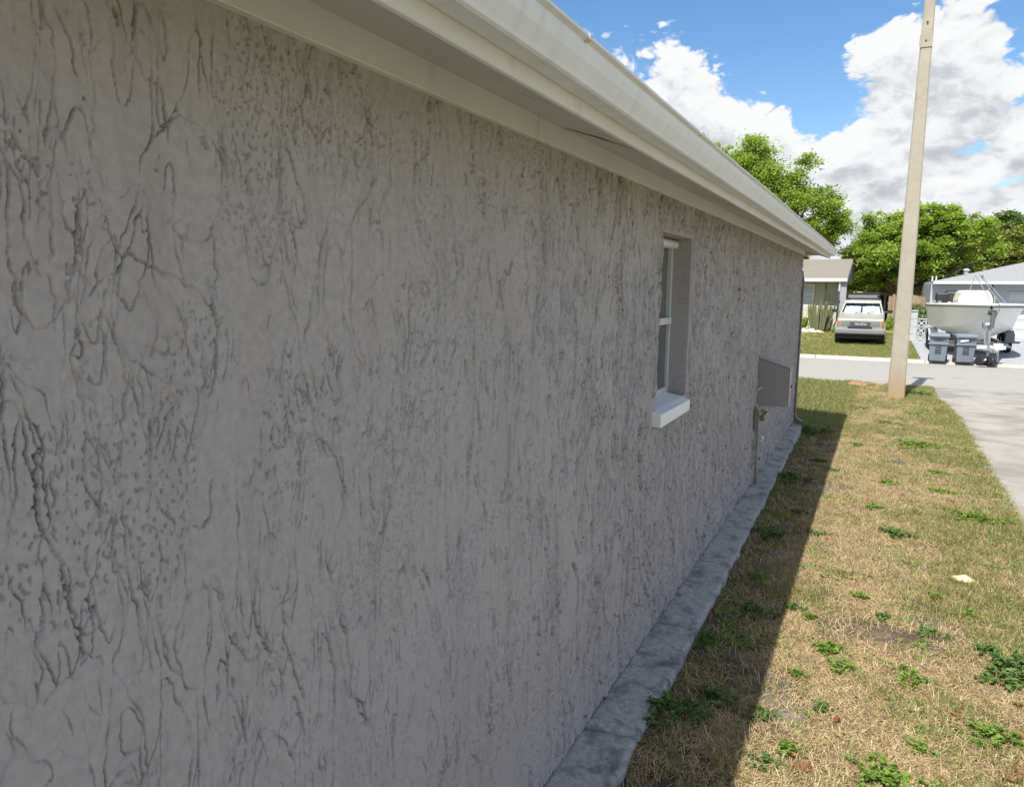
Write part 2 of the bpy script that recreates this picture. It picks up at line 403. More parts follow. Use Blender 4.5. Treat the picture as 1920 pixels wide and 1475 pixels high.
for k in range(-9, 9):
    x0 = -.85+3.05*k; x1 = x0+3.035
    dip = .03 if x0 > 1.5 else 0
    MB().prism_x([(-.15, -.60), (-.15, -.50), (-.10, -.425-dip*2), (-.06, -.405-dip), (.16, -.40-dip*.5), (.16, -.6)], x0, x1).build('kerb_stone', 'kerb_concrete', kr, bevel=.012)
kn = struct_root('street_gutter', (0, 17.2, 0))
for k in range(-8, 8):
    x0 = 1.6+3.05*k; x1 = x0+3.04
    MB().prism_x([(-.26, -.5), (-.26, -.305), (.0, -.335), (.26, -.352), (.26, -.5)], x0, x1).build('gutter_slab', 'kerb_concrete', kn, bevel=.01)
struct(sheet('front_lawn', np.linspace(-40, 2.08, 60), np.linspace(24.9, 45, 60), 0, 'far_lawn', .02))
pd = struct_root('neighbour_driveway', (5, 30, 0))
for (y0, y1) in ((24.92, 27.9), (27.91, 31.0), (31.01, 36.0)):
    for (x0, x1) in ((2.1, 5.6), (5.61, 9.2)):
        MB().box(x0-5, x1-5, y0-30, y1-30, -.55, -.412).build('concrete_slab', 'pad_concrete', pd, bevel=.01)
# own driveway: slabs with open joints
dv = struct_root('driveway', (3.6, 8, 0))
yj = [-3, -.6, 1.7, 4.0, 6.1, 8.45, 10.2, 11.55, 12.75, 14.55, 16.93]
for j in range(len(yj)-1):
    y0, y1 = yj[j]+.008, yj[j+1]-.008
    n = 7; tt = np.linspace(y0, y1, n); prof = []
    left = [(float(drive_edge(t))+.02*float(perlin(t*5, 1.3)), t) for t in tt]
    dz = random.uniform(.004, .018)
    ring = []
    for (x, y) in left: ring.append((x, y))
    for t in tt[::-1]: ring.append((5.4, t))
    top = [(x-3.6, y-8, float(zg(x, y))+dz) for x, y in ring]; bot = [(x-3.6, y-8, float(zg(x, y))-.12) for x, y in ring]
    MB().loft([bot, top]).build('concrete_slab', 'drive_concrete', dv, bevel=.01)

# ------------------------------------------------------------------ the house
house = thing('house', 'grey taupe house with rough trowelled stucco wall beside the lawn', 'house', (0, 0, 0))
WX0, WX1, WZ0, WZ1 = 3.29, 3.90, 1.12, 1.955     # window opening (y, z)
def wall_height(y, z, sp):
    """relief of skip-trowelled stucco, metres, y along the wall, z up; sp = sample spacing"""
    far = sstep(1.3, 3.4, y)
    w1 = fbm(y*4, z*3.2, 2, 21); w2 = fbm(y*4, z*3.2, 2, 27)
    yy = y+.030*w1; zz = z+.040*w2
    h = .0014*perlin(y*4.5, z*3.0, 3)+.0005*perlin(y*13, z*8, 4)
    wmin = np.maximum(.0009, sp*.45)
    crumb = fbm(y*95, z*62, 3, 35, .6)                  # torn, sandy edges
    crumb2 = fbm(y*38, z*24, 3, 36)
    lw = sstep(-.25, .40, perlin(y*24, z*15, 47)+.5*crumb)
    brk = sstep(-.10, .14, perlin(y*12, z*8, 171)+.35*crumb2)*(.35+.65*sstep(-.2, .3, perlin(y*5, z*4, 172)))
    nw = .62+.38*sstep(.6, 1.6, y)
    def torn(fy, fz, seed, levels, depth, width, step, mseed, mthr, msy, msz, jag):
        """edges of flat-topped plaster patches: a small step up with an undercut groove at its foot"""
        e = .005; n0 = fbm(yy*fy, zz*fz, 2, seed)
        gy_ = (fbm((yy+e)*fy, zz*fz, 2, seed)-n0)/e; gz_ = (fbm(yy*fy, (zz+e)*fz, 2, seed)-n0)/e
        g = np.hypot(gy_, gz_)+.22*fy*.35; up = .18+.82*np.clip(np.abs(gy_)/g, 0, 1)**1.0
        out = 0
        for k, t in enumerate(levels):
            d = (n0-t)/g+jag*(.0105*crumb2+.0050*crumb)
            mk = sstep(mthr, mthr+.10, fbm(y*msy, z*msz, 3, mseed+k*7))
            wd = np.maximum(width*(.42+.62*lw)*nw*(1+.9*far), wmin)
            out = out-depth*mk*up*(brk*.7+.30+.2*far)*(.25+1.1*lw)*1.3*np.exp(-np.abs((d+wd*.6)/wd)**2.4)
            out = out+step*mk*(sstep(-.0008, .0010, d)*sstep(.055, .004, d))
        return out
    dp = 1.15+2.8*far
    h = h+torn(4.6, 2.0, 41, (-.16, .15), .0115, .0017, .0019, 50, -.20, 2.8, 1.7, .72)*dp
    h = h+torn(9.0, 3.0, 61, (.02, .28), .0100, .0015, .0013, 70, -.13, 3.6, 2.0, .66)*dp
    h = h+torn(17.0, 3.8, 81, (.10, -.14), .0085, .0013, .0008, 90, -.10, 4.6, 2.4, .6)*dp
    h = h+torn(30.0, 6.5, 87, (.05,), .0078, .0012, .0006, 97, -.05-.07*far, 4.5, 3, .6)*dp
    # pitted, torn patches: clusters of small ragged holes
    cl = sstep(.20, .36, fbm(y*3.4, z*2.6, 3, 101)+.16*far)
    p = fbm(y*70+2*w1, z*50, 4, 111, .68)-.10*perlin(y*9, z*7, 112)
    h = h-.0044*cl*sstep(.26, .34, p)*dp
    cl2 = sstep(.17, .32, fbm(y*2.3, z*2.6, 3, 121)+.16*far)
    p2 = fbm(y*50+3*w2, z*15, 4, 131, .62)-.10*perlin(y*8, z*5, 132)
    h = h-.0054*cl2*sstep(.31, .38, p2)*dp
    cl3 = sstep(.0, .2, fbm(y*2.9, z*2.0, 3, 151))
    p3 = fbm(y*125, z*85, 2, 141); h = h-.0045*cl3*sstep(.30, .40, p3)
    h = h+.00035*fbm(y*70, z*55, 2, 161)*(1+cl)
    h = h-.014*np.exp(-((y-1.4456)/.006)**2-((z-1.357)/.013)**2)           # one deep gouge
    return h
def wall_mesh():
    Vs, Fs = [], []; off = 0
    def strip(ycols, zrows):
        nonlocal off
        Yg, Zg = np.meshgrid(ycols, zrows, indexing='ij')
        sp = np.gradient(ycols)[:, None]*np.ones_like(Zg)
        H = np.zeros(Yg.shape)
        H = wall_height(Yg, Zg, sp)
        # slight roll of the plaster round the window's edges
        dy = np.maximum(np.maximum(WX0-Yg, Yg-WX1), 0); dz = np.maximum(np.maximum(WZ0-Zg, Zg-WZ1), 0); dd = np.hypot(dy, dz)
        H = H*sstep(0, .03, dd)-.012*(1-sstep(0, .016, dd))
        V = np.stack([H, Yg, Zg], -1).reshape(-1, 3); ny, nz = len(ycols), len(zrows)
        i = (np.arange(ny-1)[:, None]*nz+np.arange(nz-1)[None, :])
        cy = (ycols[:-1]+ycols[1:])/2; cz = (zrows[:-1]+zrows[1:])/2
        hole = ((cy > WX0) & (cy < WX1))[:, None] & ((cz > WZ0) & (cz < WZ1))[None, :]
        i = i[~hole]
        Fs.append(np.stack([i, i+nz, i+nz+1, i+1], -1)+off); Vs.append(V); off += len(V)
    def cols(y0, y1, k, lo, hi):
        out = [y0]
        while out[-1] < y1:
            y = out[-1]; out.append(y+min(max(k*(y*y+.84)/(715*.918), lo), hi))
        return np.array(out)*1.0
    a = cols(.25, 2.0, .74, .0012, .006); a = a*(1)+(2.0-a[-1])*(a-.25)/(a[-1]-.25)
    strip(a, np.linspace(-.03, 2.2, 980))
    b = np.arange(2.0, 4.2+1e-6, .0042); b = np.sort(np.concatenate([b, [WX0, WX1]])); b[-1] = 4.2
    zb = np.sort(np.concatenate([np.linspace(-.03, 2.2, 440), [WZ0, WZ1]]))
    strip(b, zb)
    c = np.arange(4.2, 9.74, .0075); c[-1] = 9.74
    strip(c, np.linspace(-.03, 2.2, 270))
    o = np_mesh('wall', np.concatenate(Vs), np.concatenate(Fs), 'stucco', house)
    print('wall tris', 2*sum(len(f) for f in Fs)); return o
wall_mesh()
# masonry behind the render coat (closes the window reveal and the corner)
mb = MB()
for (y0, y1, z0, z1) in ((-2.5, WX0-.001, -.2, 2.2), (WX1+.001, 9.735, -.2, 2.2), (WX0-.001, WX1+.001, -.2, WZ0-.001), (WX0-.001, WX1+.001, WZ1+.001, 2.2)):
    mb.box(-.22, -.0125, y0, y1, z0, z1)
mb.build('block_wall', 'stucco', house)
MB().box(-.22, .001, -2.5, .25, -.2, 2.2).build('wall', 'stucco', house)
MB().box(-9, -.221, 9.56, 9.735, -.2, 2.2).build('front_wall', 'stucco', house)
MB().box(-9, -.221, -2.5, -2.3, -.2, 2.2).build('back_wall', 'stucco', house)
# frieze boards, soffit panels, fascia
cuts = [-2.5, -.3, 1.9, 4.3, 6.7, 9.68]
for a, b in zip(cuts, cuts[1:]):
    MB().box(-.0, .021, a+.0015, b-.0015, 2.112+random.uniform(-.002, .002), 2.1775).build('frieze_board', 'trim_cream', house, bevel=.002, seg=1)
cuts = [-2.5, -.95, .55, 2.05, 3.75, 5.3, 6.9, 8.5, 10.12]
for k, (a, b) in enumerate(zip(cuts, cuts[1:])):
    n = 14; m = MB(); top = []; bot = []
    for i in range(n+1):
        y = a+.002+(b-a-.004)*i/n
        sag = .003*math.exp(-((y-2.03)/.10)**2) if (k in (2, 3)) else 0
        sg = -sag if k == 3 else sag*.2
        bot.append([(.022, y, 2.172+sg*.2), (.15, y, 2.130+sg), (.272, y, 2.082)])
        top.append([(.022, y, 2.181), (.15, y, 2.139), (.272, y, 2.093)])
    v = [p for r in bot for p in r]; f = []
    for i in range(n):
        for j in range(2): f.append((i*3+j, i*3+j+1, (i+1)*3+j+1, (i+1)*3+j))
    m.add(v, f); m.build('soffit_panel', 'soffit_cream', house)
MB().box(-9, .0215, 9.737, 10.12, 2.1725, 2.180).build('soffit_panel', 'soffit_cream', house)
MB().box(-9, .0, 9.7365, 9.757, 2.112, 2.1715).build('frieze_board', 'trim_cream', house)
fc = MB()
prof = [(.272, 2.080), (.2755, 2.078), (.284, 2.080), (.286, 2.118), (.286, 2.19), (.268, 2.19), (.268, 2.095)]
for a, b in ((-2.5, 3.4), (3.402, 8.1), (8.102, 10.13)):
    MB().prism_y(prof, a, b).build('fascia', 'trim_cream', house, bevel=.0015, seg=1)
MB().prism_y([(-9, 2.168), (.022, 2.168), (.272, 2.080), (.286, 2.080), (.286, 2.19), (-9, 2.25)], 10.131, 10.148).build('fascia', 'trim_cream', house)
def gutter(o0, o1):
    # thin-walled K-profile: (x, z) outer line then inner line back
    outer = [(.288, 2.196), (.288, 2.112), (.3305, 2.110), (.3365, 2.1135), (.3400, 2.1215), (.3465, 2.132), (.3545, 2.145), (.3595, 2.160), (.3610, 2.174), (.3665, 2.1765), (.3715, 2.179), (.3720, 2.1845), (.3650, 2.187)]
    inner = [(x-.0025 if i > 1 else x+.0025, z+(.0025 if 1 <= i < 4 else 0)) for i, (x, z) in enumerate(outer)][::-1]
    inner = [(min(x, .3625), z) for x, z in inner]
    rings = []
    for i in range(41):
        y = o0+(o1-o0)*i/40; s = .0025*math.sin(y*1.9)+.0015*math.sin(y*5.1+1)
        rings.append([(x, y, z+s*.5) for x, z in outer+inner])
    return MB().loft(rings).build('gutter', 'gutter_white', house)
g = gutter(-2.5, 10.17)
MB().prism_y([(.289, 2.19), (.289, 2.113), (.330, 2.111), (.345, 2.132), (.360, 2.174), (.371, 2.180), (.371, 2.186)], 10.171, 10.174).build('gutter_end_cap', 'gutter_white', g)
for y in (1.389, 2.368, 6.1):
    MB().loft([[(x, yy, z) for x, z in [(.3625, 2.1735), (.3735, 2.1765), (.3745, 2.186), (.364, 2.1895), (.3615, 2.186)]] for yy in (y-.006, y+.006)]).build('gutter_joint', 'frame_white', g)
# shingled roof
rings = []
rp = MB()
for k in range(26):
    x0 = .315-k*.20; z0 = 2.197+(k*.20)*.40
    rp.add([(x0, -2.6, z0+.012), (x0, 10.16, z0+.012), (x0-.21, 10.16, z0+.084), (x0-.21, -2.6, z0+.084), (x0, -2.6, z0), (x0, 10.16, z0), (x0-.21, 10.16, z0+.078), (x0-.21, -2.6, z0+.078)],
           [(0, 1, 2, 3), (7, 6, 5, 4), (0, 4, 5, 1), (1, 5, 6, 2), (3, 7, 4, 0)])
rp.build('roof', 'shingle_house', house)
MB().add([(-4.9, -2.6, 4.28), (-4.9, 10.16, 4.28), (-10, 10.16, 2.2), (-10, -2.6, 2.2)], [(0, 1, 2, 3)]).build('roof', 'shingle_house', house)
MB().add([(.27, 10.11, 2.12), (-9.9, 10.11, 2.12), (-4.9, 10.11, 4.2)], [(0, 1, 2)]).build('gable', 'trim_cream', house)
# window
win = bpy.data.objects.new('window', None); C.objects.link(win); win.parent = house; win.location = (0, 3.595, 1.12)
def wl(y, z): return (y-3.595, z-1.12)
rv = MB()
for (y0, y1, z0, z1) in ((WX0-.02, WX0, WZ0, WZ1), (WX1, WX1+.02, WZ0-.02, WZ1+.02), (WX0, WX1, WZ1, WZ1+.02), (WX0, WX1, WZ0-.02, WZ0)):
    a, c_ = wl(y0, z0); b_, d_ = wl(y1, z1)
    rv.box(-.16, -.006, a, b_, c_, d_)
rv.build('reveal', 'stucco', win, bevel=.006)
fr = MB(); x0, x1 = -.15, -.105
a, z0 = wl(WX0, WZ0); b_, z1 = wl(WX1, WZ1)
zm = (z0+z1)/2-.015
fr.box(x0, x1, a+.001, a+.03, z0+.001, z1-.001); fr.box(x0, x1, b_-.03, b_-.001, z0+.001, z1-.001)
fr.box(x0, x1, a+.03, b_-.03, z1-.05, z1-.001); fr.box(x0, x1, a+.03, b_-.03, z0+.001, z0+.04)
fr.box(x0-.01, x1+.012, a+.03, b_-.03, zm-.018, zm+.018)
fr.tube([(x1+.006, a+.002, z1-.03), (x1+.006, b_-.002, z1-.03)], .024, 10)
fr.build('frame', 'frame_white', win, bevel=.003)
m, nt, b = new_mat('obscure_glass')
b.inputs['Roughness'].default_value = .22
nt.links.new(ramp(nt, nnoise(nt, 5, 3), [(.3, (.085, .10, .088)), (.7, (.115, .13, .115))]), b.inputs['Base Color'])
bump(nt, b, nnoise(nt, 90, 2), .25, .003)
MB().box(-.135, -.128, a+.03, b_-.03, zm+.018, z1-.05).build('pane', 'obscure_glass', win)
MB().box(-.128, -.121, a+.03, b_-.03, z0+.04, zm-.018).build('pane', 'obscure_glass', win)
s0, s1 = WX0-.065, WX1-.165
MB().loft([[(-.105, y, z) for y, z in (wl(s0+.06, 1.06), wl(s0+.06, 1.135), wl(s1+.1, 1.135), wl(s1+.1, 1.06))],
           [(.0, y, z) for y, z in (wl(s0, 1.052), wl(s0, 1.122), wl(s1+.06, 1.122), wl(s1+.06, 1.052))],
           [(.045, y, z) for y, z in (wl(s0, 1.050), wl(s0, 1.114), wl(s1+.05, 1.108), wl(s1+.05, 1.052))]]).build('sill', 'sill_white', win, bevel=.004)
# downspout on the street corner
ds = MB()
pts = [(-.16, 9.80, 1.98), (-.09, 9.81, 1.96), (-.025, 9.825, 1.90), (-.004, 9.83, 1.78), (-.004, 9.83, .10), (.02, 9.84, .02), (.10, 9.86, -.03)]
rings = []
for i, p in enumerate(pts):
    t = (Vector(pts[min(i+1, 6)])-Vector(pts[max(i-1, 0)])).normalized(); sx = Vector((0, 1, 0)); nx = sx.cross(t).normalized()
    rings.append([Vector(p)+.03*c1*nx+.04*c2*sx for c1, c2 in ((-1, -1), (1, -1), (1, 1), (-1, 1))])
ds.loft(rings)
ds.build('downspout', 'taupe_dark', house, bevel=.006)

# concrete footing strip along the wall
lg = struct_root('concrete_ledge', (.1, 5, 0))
yb = [-1.5, 1.0, 2.46, 3.475, 5.19, 6.62, 8.1, 9.66]
def ledge_x(y): return np.interp(y, [-2, 3.5, 6.4, 9.6], [.225, .215, .185, .135])
for j in range(len(yb)-1):
    a, b_ = yb[j], yb[j+1]
    n = 26; ny = max(10, int((b_-a)/.035)); jw = .008
    U, T = np.meshgrid(np.linspace(0, 1, n), np.linspace(0, 1, ny), indexing='ij')
    skew = lambda u, s: .05*(u-.5)+.012*perlin(u*5, u*0+s, 7)
    Y = a+jw+skew(U, j)*1.0*(1-T)+(b_-a-2*jw)*T+skew(U, j+1)*T
    X = -.005+U*(ledge_x(Y)+.020*fbm(Y*7, Y*0+.5, 4, 8))
    Z = -.004-.012*U+.0014*fbm(X*28, Y*28, 4, 12)+.0012*fbm(X*90, Y*90, 2, 13)
    Z = Z-.014*sstep(.055, .0, U+.02*fbm(X*0+Y*14, Y*0+2.5, 3, 15))-.016*sstep(.95, 1.0, U+.05*fbm(X*24, Y*24, 3, 16))-.010*(1-sstep(0, .03, T))-.010*sstep(.97, 1, T)
    Z = Z-.012*np.exp(-((Y-2.62-.02*U)/.012)**2)*sstep(.3, .6, U)
    rim = np.stack([X, Y, Z], -1)
    side = np.stack([X[-1]+.004, Y[-1], Z[-1]-.09], -1)[None]; rim = np.concatenate([rim, side], 0)
    # end faces
    def ext(col, z): c2 = col.copy(); c2[..., 2] = z; return c2
    G = np.concatenate([ext(rim[:, :1], -.12), rim, ext(rim[:, -1:], -.12)], 1)
    V = (G-np.array([.1, 5, 0])).reshape(-1, 3); nn = G.shape[1]
    i = (np.arange(G.shape[0]-1)[:, None]*nn+np.arange(nn-1)[None]).ravel()
    np_mesh('concrete_slab', V, np.stack([i, i+nn, i+nn+1, i+1], -1), 'ledge_concrete', lg)

# utility box on the wall
ub = thing('utility_box', 'taupe painted metal utility box with sloping top on the stucco wall', 'utility box', (0, 6.6, .68))
MB().prism_y([(.0, .0), (.0, .415), (.252, .338), (.252, .008)], -.10, .085).build('case', 'taupe_paint', ub, bevel=.004)
MB().prism_y([(.0, .4165), (.0, .424), (.262, .346), (.262, .322), (.2545, .322), (.2545, .3395)], -.104, .09).build('lid', 'taupe_paint', ub, bevel=.002, seg=1)
MB().box(.2535, .262, -.097, .082, .01, .318).build('door', 'taupe_paint', ub, bevel=.003)
MB().tube([(.262, .03, .17), (.272, .03, .17)], .012, 10).build('lock', 'dark_plastic', ub)
# water riser with tap
wp = thing('water_pipe', 'painted water riser pipe with brass valve and white tap below utility box', 'pipe', (.043, 6.42, -.01))
MB().tube([(0, 0, 0), (-.002, 0, .22), (-.004, 0, .50), (-.002, 0, .60)], .014, 12).build('riser', 'pipe_paint', wp, smooth=True)
MB().tube([(-.002, 0, .60), (-.02, 0, .68), (-.045, 0, .72), (-.06, 0, .76), (-.062, 0, .81), (-.05, .0, .825), (.01, .0, .87)], .013, 12).build('upper_pipe', 'pipe_paint', wp, smooth=True)
for z in (.18, .30, .335, .45, .48, .56):
    MB().tube([(-.003, 0, z), (-.003, 0, z+.022)], .020, 10).build('coupling', 'pipe_paint', wp)
MB().tube([(.0, 0, .40), (.03, .0, .40), (.035, 0, .425)], .011, 10).build('tap', 'white_plastic', wp, smooth=True)
MB().tube([(.03, 0, .425), (.045, 0, .425)], .018, 10).build('tap_cap', 'white_plastic', wp)
MB().tube([(.0, 0, .60), (.035, 0, .63), (.06, 0, .66)], .010, 8).build('valve_body', 'valve_brass', wp)
MB().tube([(.03, -.02, .59), (.03, .02, .59)], .020, 10).build('valve_wheel', 'valve_brass', wp)
MB().tube([(.015, -.012, .655), (.04, .0, .665)], .016, 8).build('valve_handle', 'valve_brass', wp)
MB().tube([(.0, 0, .235), (.03, 0, .235)], .010, 8).build('drain_nipple', 'valve_brass', wp)
MB().box(-.041, -.02, -.06, -.0, .50, .68).build('bracket', 'taupe_dark', wp, bevel=.004)
MB().tube([(-.04, -.03, .70), (-.04, -.03, .80), (-.03, -.01, .82)], .009, 8).build('conduit', 'pipe_paint', wp, smooth=True)

# ------------------------------------------------------------------ utility pole with cross-head above the picture
px_, py_ = 1.26, 14.45
pole = thing('utility_pole', 'tall square tapered concrete pole with rust stained foot on the lawn', 'pole', (px_, py_, float(zg(px_, py_))-.05))
def sqr(h, z, dx=0, ch=.02):
    return [(dx+a*h, b*h, z) for a, b in ((-1, -1+ch/h), (-1+ch/h, -1), (1-ch/h, -1), (1, -1+ch/h), (1, 1-ch/h), (1-ch/h, 1), (-1+ch/h, 1), (-1, 1-ch/h))]
rings = [sqr(.138, -.4), sqr(.137, 0), sqr(.126, 1.5), sqr(.116, 3, -.005), sqr(.102, 4.5, -.01), sqr(.088, 6.1, -.01), sqr(.080, 7.21, -.01)]
pm = MB().loft(rings).build('shaft', 'pole_concrete', pole)
MB().box(-.23, .20, -.06, .06, 7.22, 7.36).build('cross_head', 'pole_concrete', pole, bevel=.01)
MB().prism_y([(-.104, 6.2), (-.113, 6.17), (-.115, 6.02), (-.104, 5.98), (.08, 5.98), (.085, 6.2)], -.1005, -.092).build('band', 'pole_concrete', pole)
for z in (6.37, 6.08):
    MB().tube([(-.02, -.108, z), (-.02, -.09, z)], .014, 8).build('bolt', 'dark_plastic', pole)

# ------------------------------------------------------------------ across the street: left neighbour's house
simple('wall_sage', (.40, .40, .30), .85, .06, 4, .2, 30)
simple('block_cream', (.55, .53, .42), .85, .12, 12, .4, 30)
simple('shingle_tan', (.25, .225, .18), .95, .16, 25, .6, 60)
simple('post_grey', (.34, .34, .36), .8, .08, 6)
simple('paint_white', (.62, .62, .60), .6, .04, 6)
simple('window_pale', (.42, .47, .50), .12, .05, 3)
simple('gable_dark', (.16, .15, .135), .85, .12, 8)
simple('roof_red', (.36, .20, .13), .9, .25, 14, .5, 40)
simple('carport_dark', (.05, .055, .065), .8, .2, 5)
GL = -.42
ln = thing('neighbour_house', 'tan shingled house with sage walls behind the cactus across the street', 'house', (-3, 36, -.12))
def P(x, y, z, o=(-3, 36, -.12)): return (x-o[0], y-o[1], z-o[2])
def wbox(mb, x0, x1, y0, y1, z0, z1, o):
    return mb.box(x0-o[0], x1-o[0], y0-o[1], y1-o[1], z0-o[2], z1-o[2])
O = (-3, 36, -.12)
wbox(MB(), -12, -.80, 34.2, 42.4, -.5, 2.0, O).build('wall', 'wall_sage', ln)
for (x0, x1) in ((-5.2, -3.5), (-3.48, -1.9), (-1.88, -.81)):
    wbox(MB(), x0, x1, 34.0, 34.19, -.5, .97, O).build('low_wall', 'block_cream', ln, bevel=.01)
# block courses proud of the low wall, each a block
blk = None
for r in range(4):
    for c in range(5):
        x0 = -2.6+c*.41+(.2 if r % 2 else 0)
        if x0+.40 > -.80: continue
        if blk is None:
            blk = MB().box(0, .395, 0, .025, 0, .19).build('block', 'block_cream', ln, bevel=.006); o = blk
        else:
            o = blk.copy(); C.objects.link(o)
        o.location = P(x0, 33.985, .17+r*.2-.0)
wbox(MB(), -.70, -.46, 33.55, 33.8, -.5, 1.99, O).build('corner_post', 'post_grey', ln, bevel=.01)
ds2 = MB().tube([P(-.73, 33.5, 1.98), P(-.73, 33.52, 1.80), P(-.74, 33.55, 1.6)], .04, 8).build('downspout', 'paint_white', ln)
wbox(MB(), -.74, -.68, 33.52, 33.56, 1.12, 1.2, O).build('porch_lamp', 'dark_plastic', ln)
rf = MB()
y0, y1, z0, z1 = 33.45, 38.0, 2.10, 3.07
nc = 16
for k in range(nc):      # shingle courses
    a, b_ = k/nc, (k+1)/nc+.02
    ya, yb_ = y0+(y1-y0)*a, y0+(y1-y0)*b_; za, zb_ = z0+(z1-z0)*a+.03, z0+(z1-z0)*b_+.008
    xr = -.46
    rf.add([P(-12, ya, za), P(xr, ya, za), P(xr, yb_, zb_), P(-12, yb_, zb_), P(-12, ya, za-.03), P(xr, ya, za-.03)], [(0, 1, 2, 3), (4, 5, 1, 0)])
rf.add([P(-12, 38, 3.08), P(-.46, 38, 3.08), P(-.46, 42.6, 2.1), P(-12, 42.6, 2.1)], [(0, 1, 2, 3)])
rf.build('roof', 'shingle_tan', ln)
wbox(MB(), -12, -.45, 33.40, 33.45, 1.99, 2.13, O).build('fascia', 'paint_white', ln, bevel=.01)
MB().add([P(-.455, 33.45, 2.08), P(-.455, 38, 3.05), P(-.455, 38, 2.92), P(-.455, 33.45, 1.97), P(-.50, 33.45, 2.08), P(-.50, 38, 3.05), P(-.50, 38, 2.92), P(-.50, 33.45, 1.97)],
         [(0, 1, 2, 3), (7, 6, 5, 4), (0, 4, 5, 1), (3, 2, 6, 7), (0, 3, 7, 4)]).build('rake_board', 'paint_white', ln)
MB().add([P(-.52, 33.5, 1.97), P(-.52, 38, 3.0), P(-.52, 42.5, 1.97), P(-.75, 33.5, 1.97), P(-.75, 42.5, 1.97)], [(0, 1, 2), (0, 2, 4, 3)]).build('gable', 'gable_dark', ln)
wn = MB(); 
for (x0, x1, z0, z1) in ((-2.9, -2.85, 1.0, 1.9), (-1.81, -1.76, 1.0, 1.9), (-2.85, -1.81, 1.85, 1.9), (-2.85, -1.81, 1.0, 1.05), (-2.85, -1.81, 1.43, 1.47)):
    wbox(wn, x0, x1, 34.15, 34.196, z0, z1, O)
wf = wn.build('window', 'paint_white', ln)
wbox(MB(), -2.85, -1.81, 34.17, 34.185, 1.05, 1.85, O).build('pane', 'window_pale', wf)
wbox(MB(), -2.95, -1.70, 34.06, 34.19, .972, 1.0, O).build('window_sill', 'paint_white', ln)

ch = thing('rear_house', 'low house with reddish roof and dark carport seen over the truck', 'house', (-.5, 46, -.42))
O2 = (-.5, 46, -.42)
wbox(MB(), -3, 2.2, 46.3, 51, -.42, 1.35, O2).build('wall', 'carport_dark', ch)
m2 = MB()
for k in range(6):
    a, b_ = k/6, (k+1)/6+.03
    m2.add([P(-3.2, 46-.1+4*a, 1.68+.55*a+.03, O2), P(2.4, 46-.1+4*a, 1.68+.55*a+.03, O2), P(2.4, 46-.1+4*b_, 1.68+.55*b_, O2), P(-3.2, 46-.1+4*b_, 1.68+.55*b_, O2), P(-3.2, 46-.1+4*a, 1.68+.55*a-.01, O2), P(2.4, 46-.1+4*a, 1.68+.55*a-.01, O2)], [(0, 1, 2, 3), (4, 5, 1, 0)])
m2.build('roof', 'roof_red', ch)
wbox(MB(), -3.2, 2.4, 45.82, 45.9, 1.55, 1.68, O2).build('fascia', 'paint_white', ch)
wbox(MB(), -3.2, 2.4, 45.86, 46.0, 1.36, 1.50, O2).build('beam', 'paint_white', ch)
for x in (-2.9, -1.0, 1.0, 2.2):
    wbox(MB(), x, x+.1, 45.9, 46.0, -.42, 1.36, O2).build('post', 'paint_white', ch)

# cactus clump, tall stem, plants and pale rocks at the house front
def stem(mb, base, top, r, ribs=6, lean=(0, 0)):
    b0 = Vector(base); t0 = Vector(top); rings = []
    for i in range(7):
        t = i/6; c = b0.lerp(t0, t)+Vector((lean[0]*t*t, lean[1]*t*t, 0)); rr = r*(1 if i < 5 else (.8 if i == 5 else .25))
        rings.append([c+Vector((rr*(1+.22*(-1)**k)*math.cos(math.pi*k/ribs), rr*(1+.22*(-1)**k)*math.sin(math.pi*k/ribs), 0)) for k in range(2*ribs)])
    mb.loft(rings)
cc = thing('cactus_clump', 'dense clump of tall green column cactus stems against the low wall', 'cactus', (-1.42, 33.35, -.05))
rs = random.Random(3)
for k in range(34):
    mb = MB(); bx_ = rs.uniform(-.40, .42); by = rs.uniform(-.2, .3); h = rs.uniform(.95, 1.42)*(1-.35*abs(bx_))
    stem(mb, (bx_*.8, by, 0), (bx_*1.25+.12*bx_, by, h), rs.uniform(.026, .038), lean=(rs.uniform(-.04, .10), 0)); mb.build('stem', 'cactus_skin', cc, smooth=False)
tc_ = thing('tall_cactus', 'single tall dark cactus stem rising to the tan roof eave', 'cactus', (-1.22, 33.62, -.05))
mb = MB(); stem(mb, (0, 0, 0), (-.05, 0, 2.0), .05); mb.build('stem', 'cactus_old', tc_)
mb = MB(); mb.tube([(-.02, 0, 1.2), (.09, 0, 1.3), (.11, 0, 1.55)], [.04, .045, .03], 8); mb.build('arm', 'cactus_old', tc_)
def rock(name, loc, s, mat, label, cat, group=None, seed=0, rz=0.):
    bm = bmesh.new(); bmesh.ops.create_icosphere(bm, subdivisions=2, radius=1)
    for v in bm.verts:
        n = mnoise.noise(v.co*1.4+Vector((seed*3.1, 0, 0))); v.co *= 1+.35*n; v.co.x *= s[0]; v.co.y *= s[1]; v.co.z *= s[2]
    me = bpy.data.meshes.new(name); bm.to_mesh(me); bm.free()
    o = link(name, me, mat); o.location = loc; o.rotation_euler = (0, 0, rz); return tag(o, label, cat, group)
rl = [(-1.98, .10, .13), (-1.82, .17, .10), (-1.72, .13, .12), (-1.56, .12, .09), (-1.42, .15, .08), (-1.27, .11, .06), (-2.12, .12, .09), (-1.63, .09, .14)]
for k, (x, w, h) in enumerate(rl):
    y = 33.05-.12*(k % 2)
    rock('pale_rock', (x, y, float(zg(x, y))+h*.4), (w, .1, h), 'rock_white', ['second', 'third', 'fourth', 'sixth', 'seventh', 'rightmost', 'leftmost', 'fifth'][k]+' pale rock, counted from the left, in the cactus bed edging', 'rock', 'pale rocks edging the cactus bed', k, k*.7)

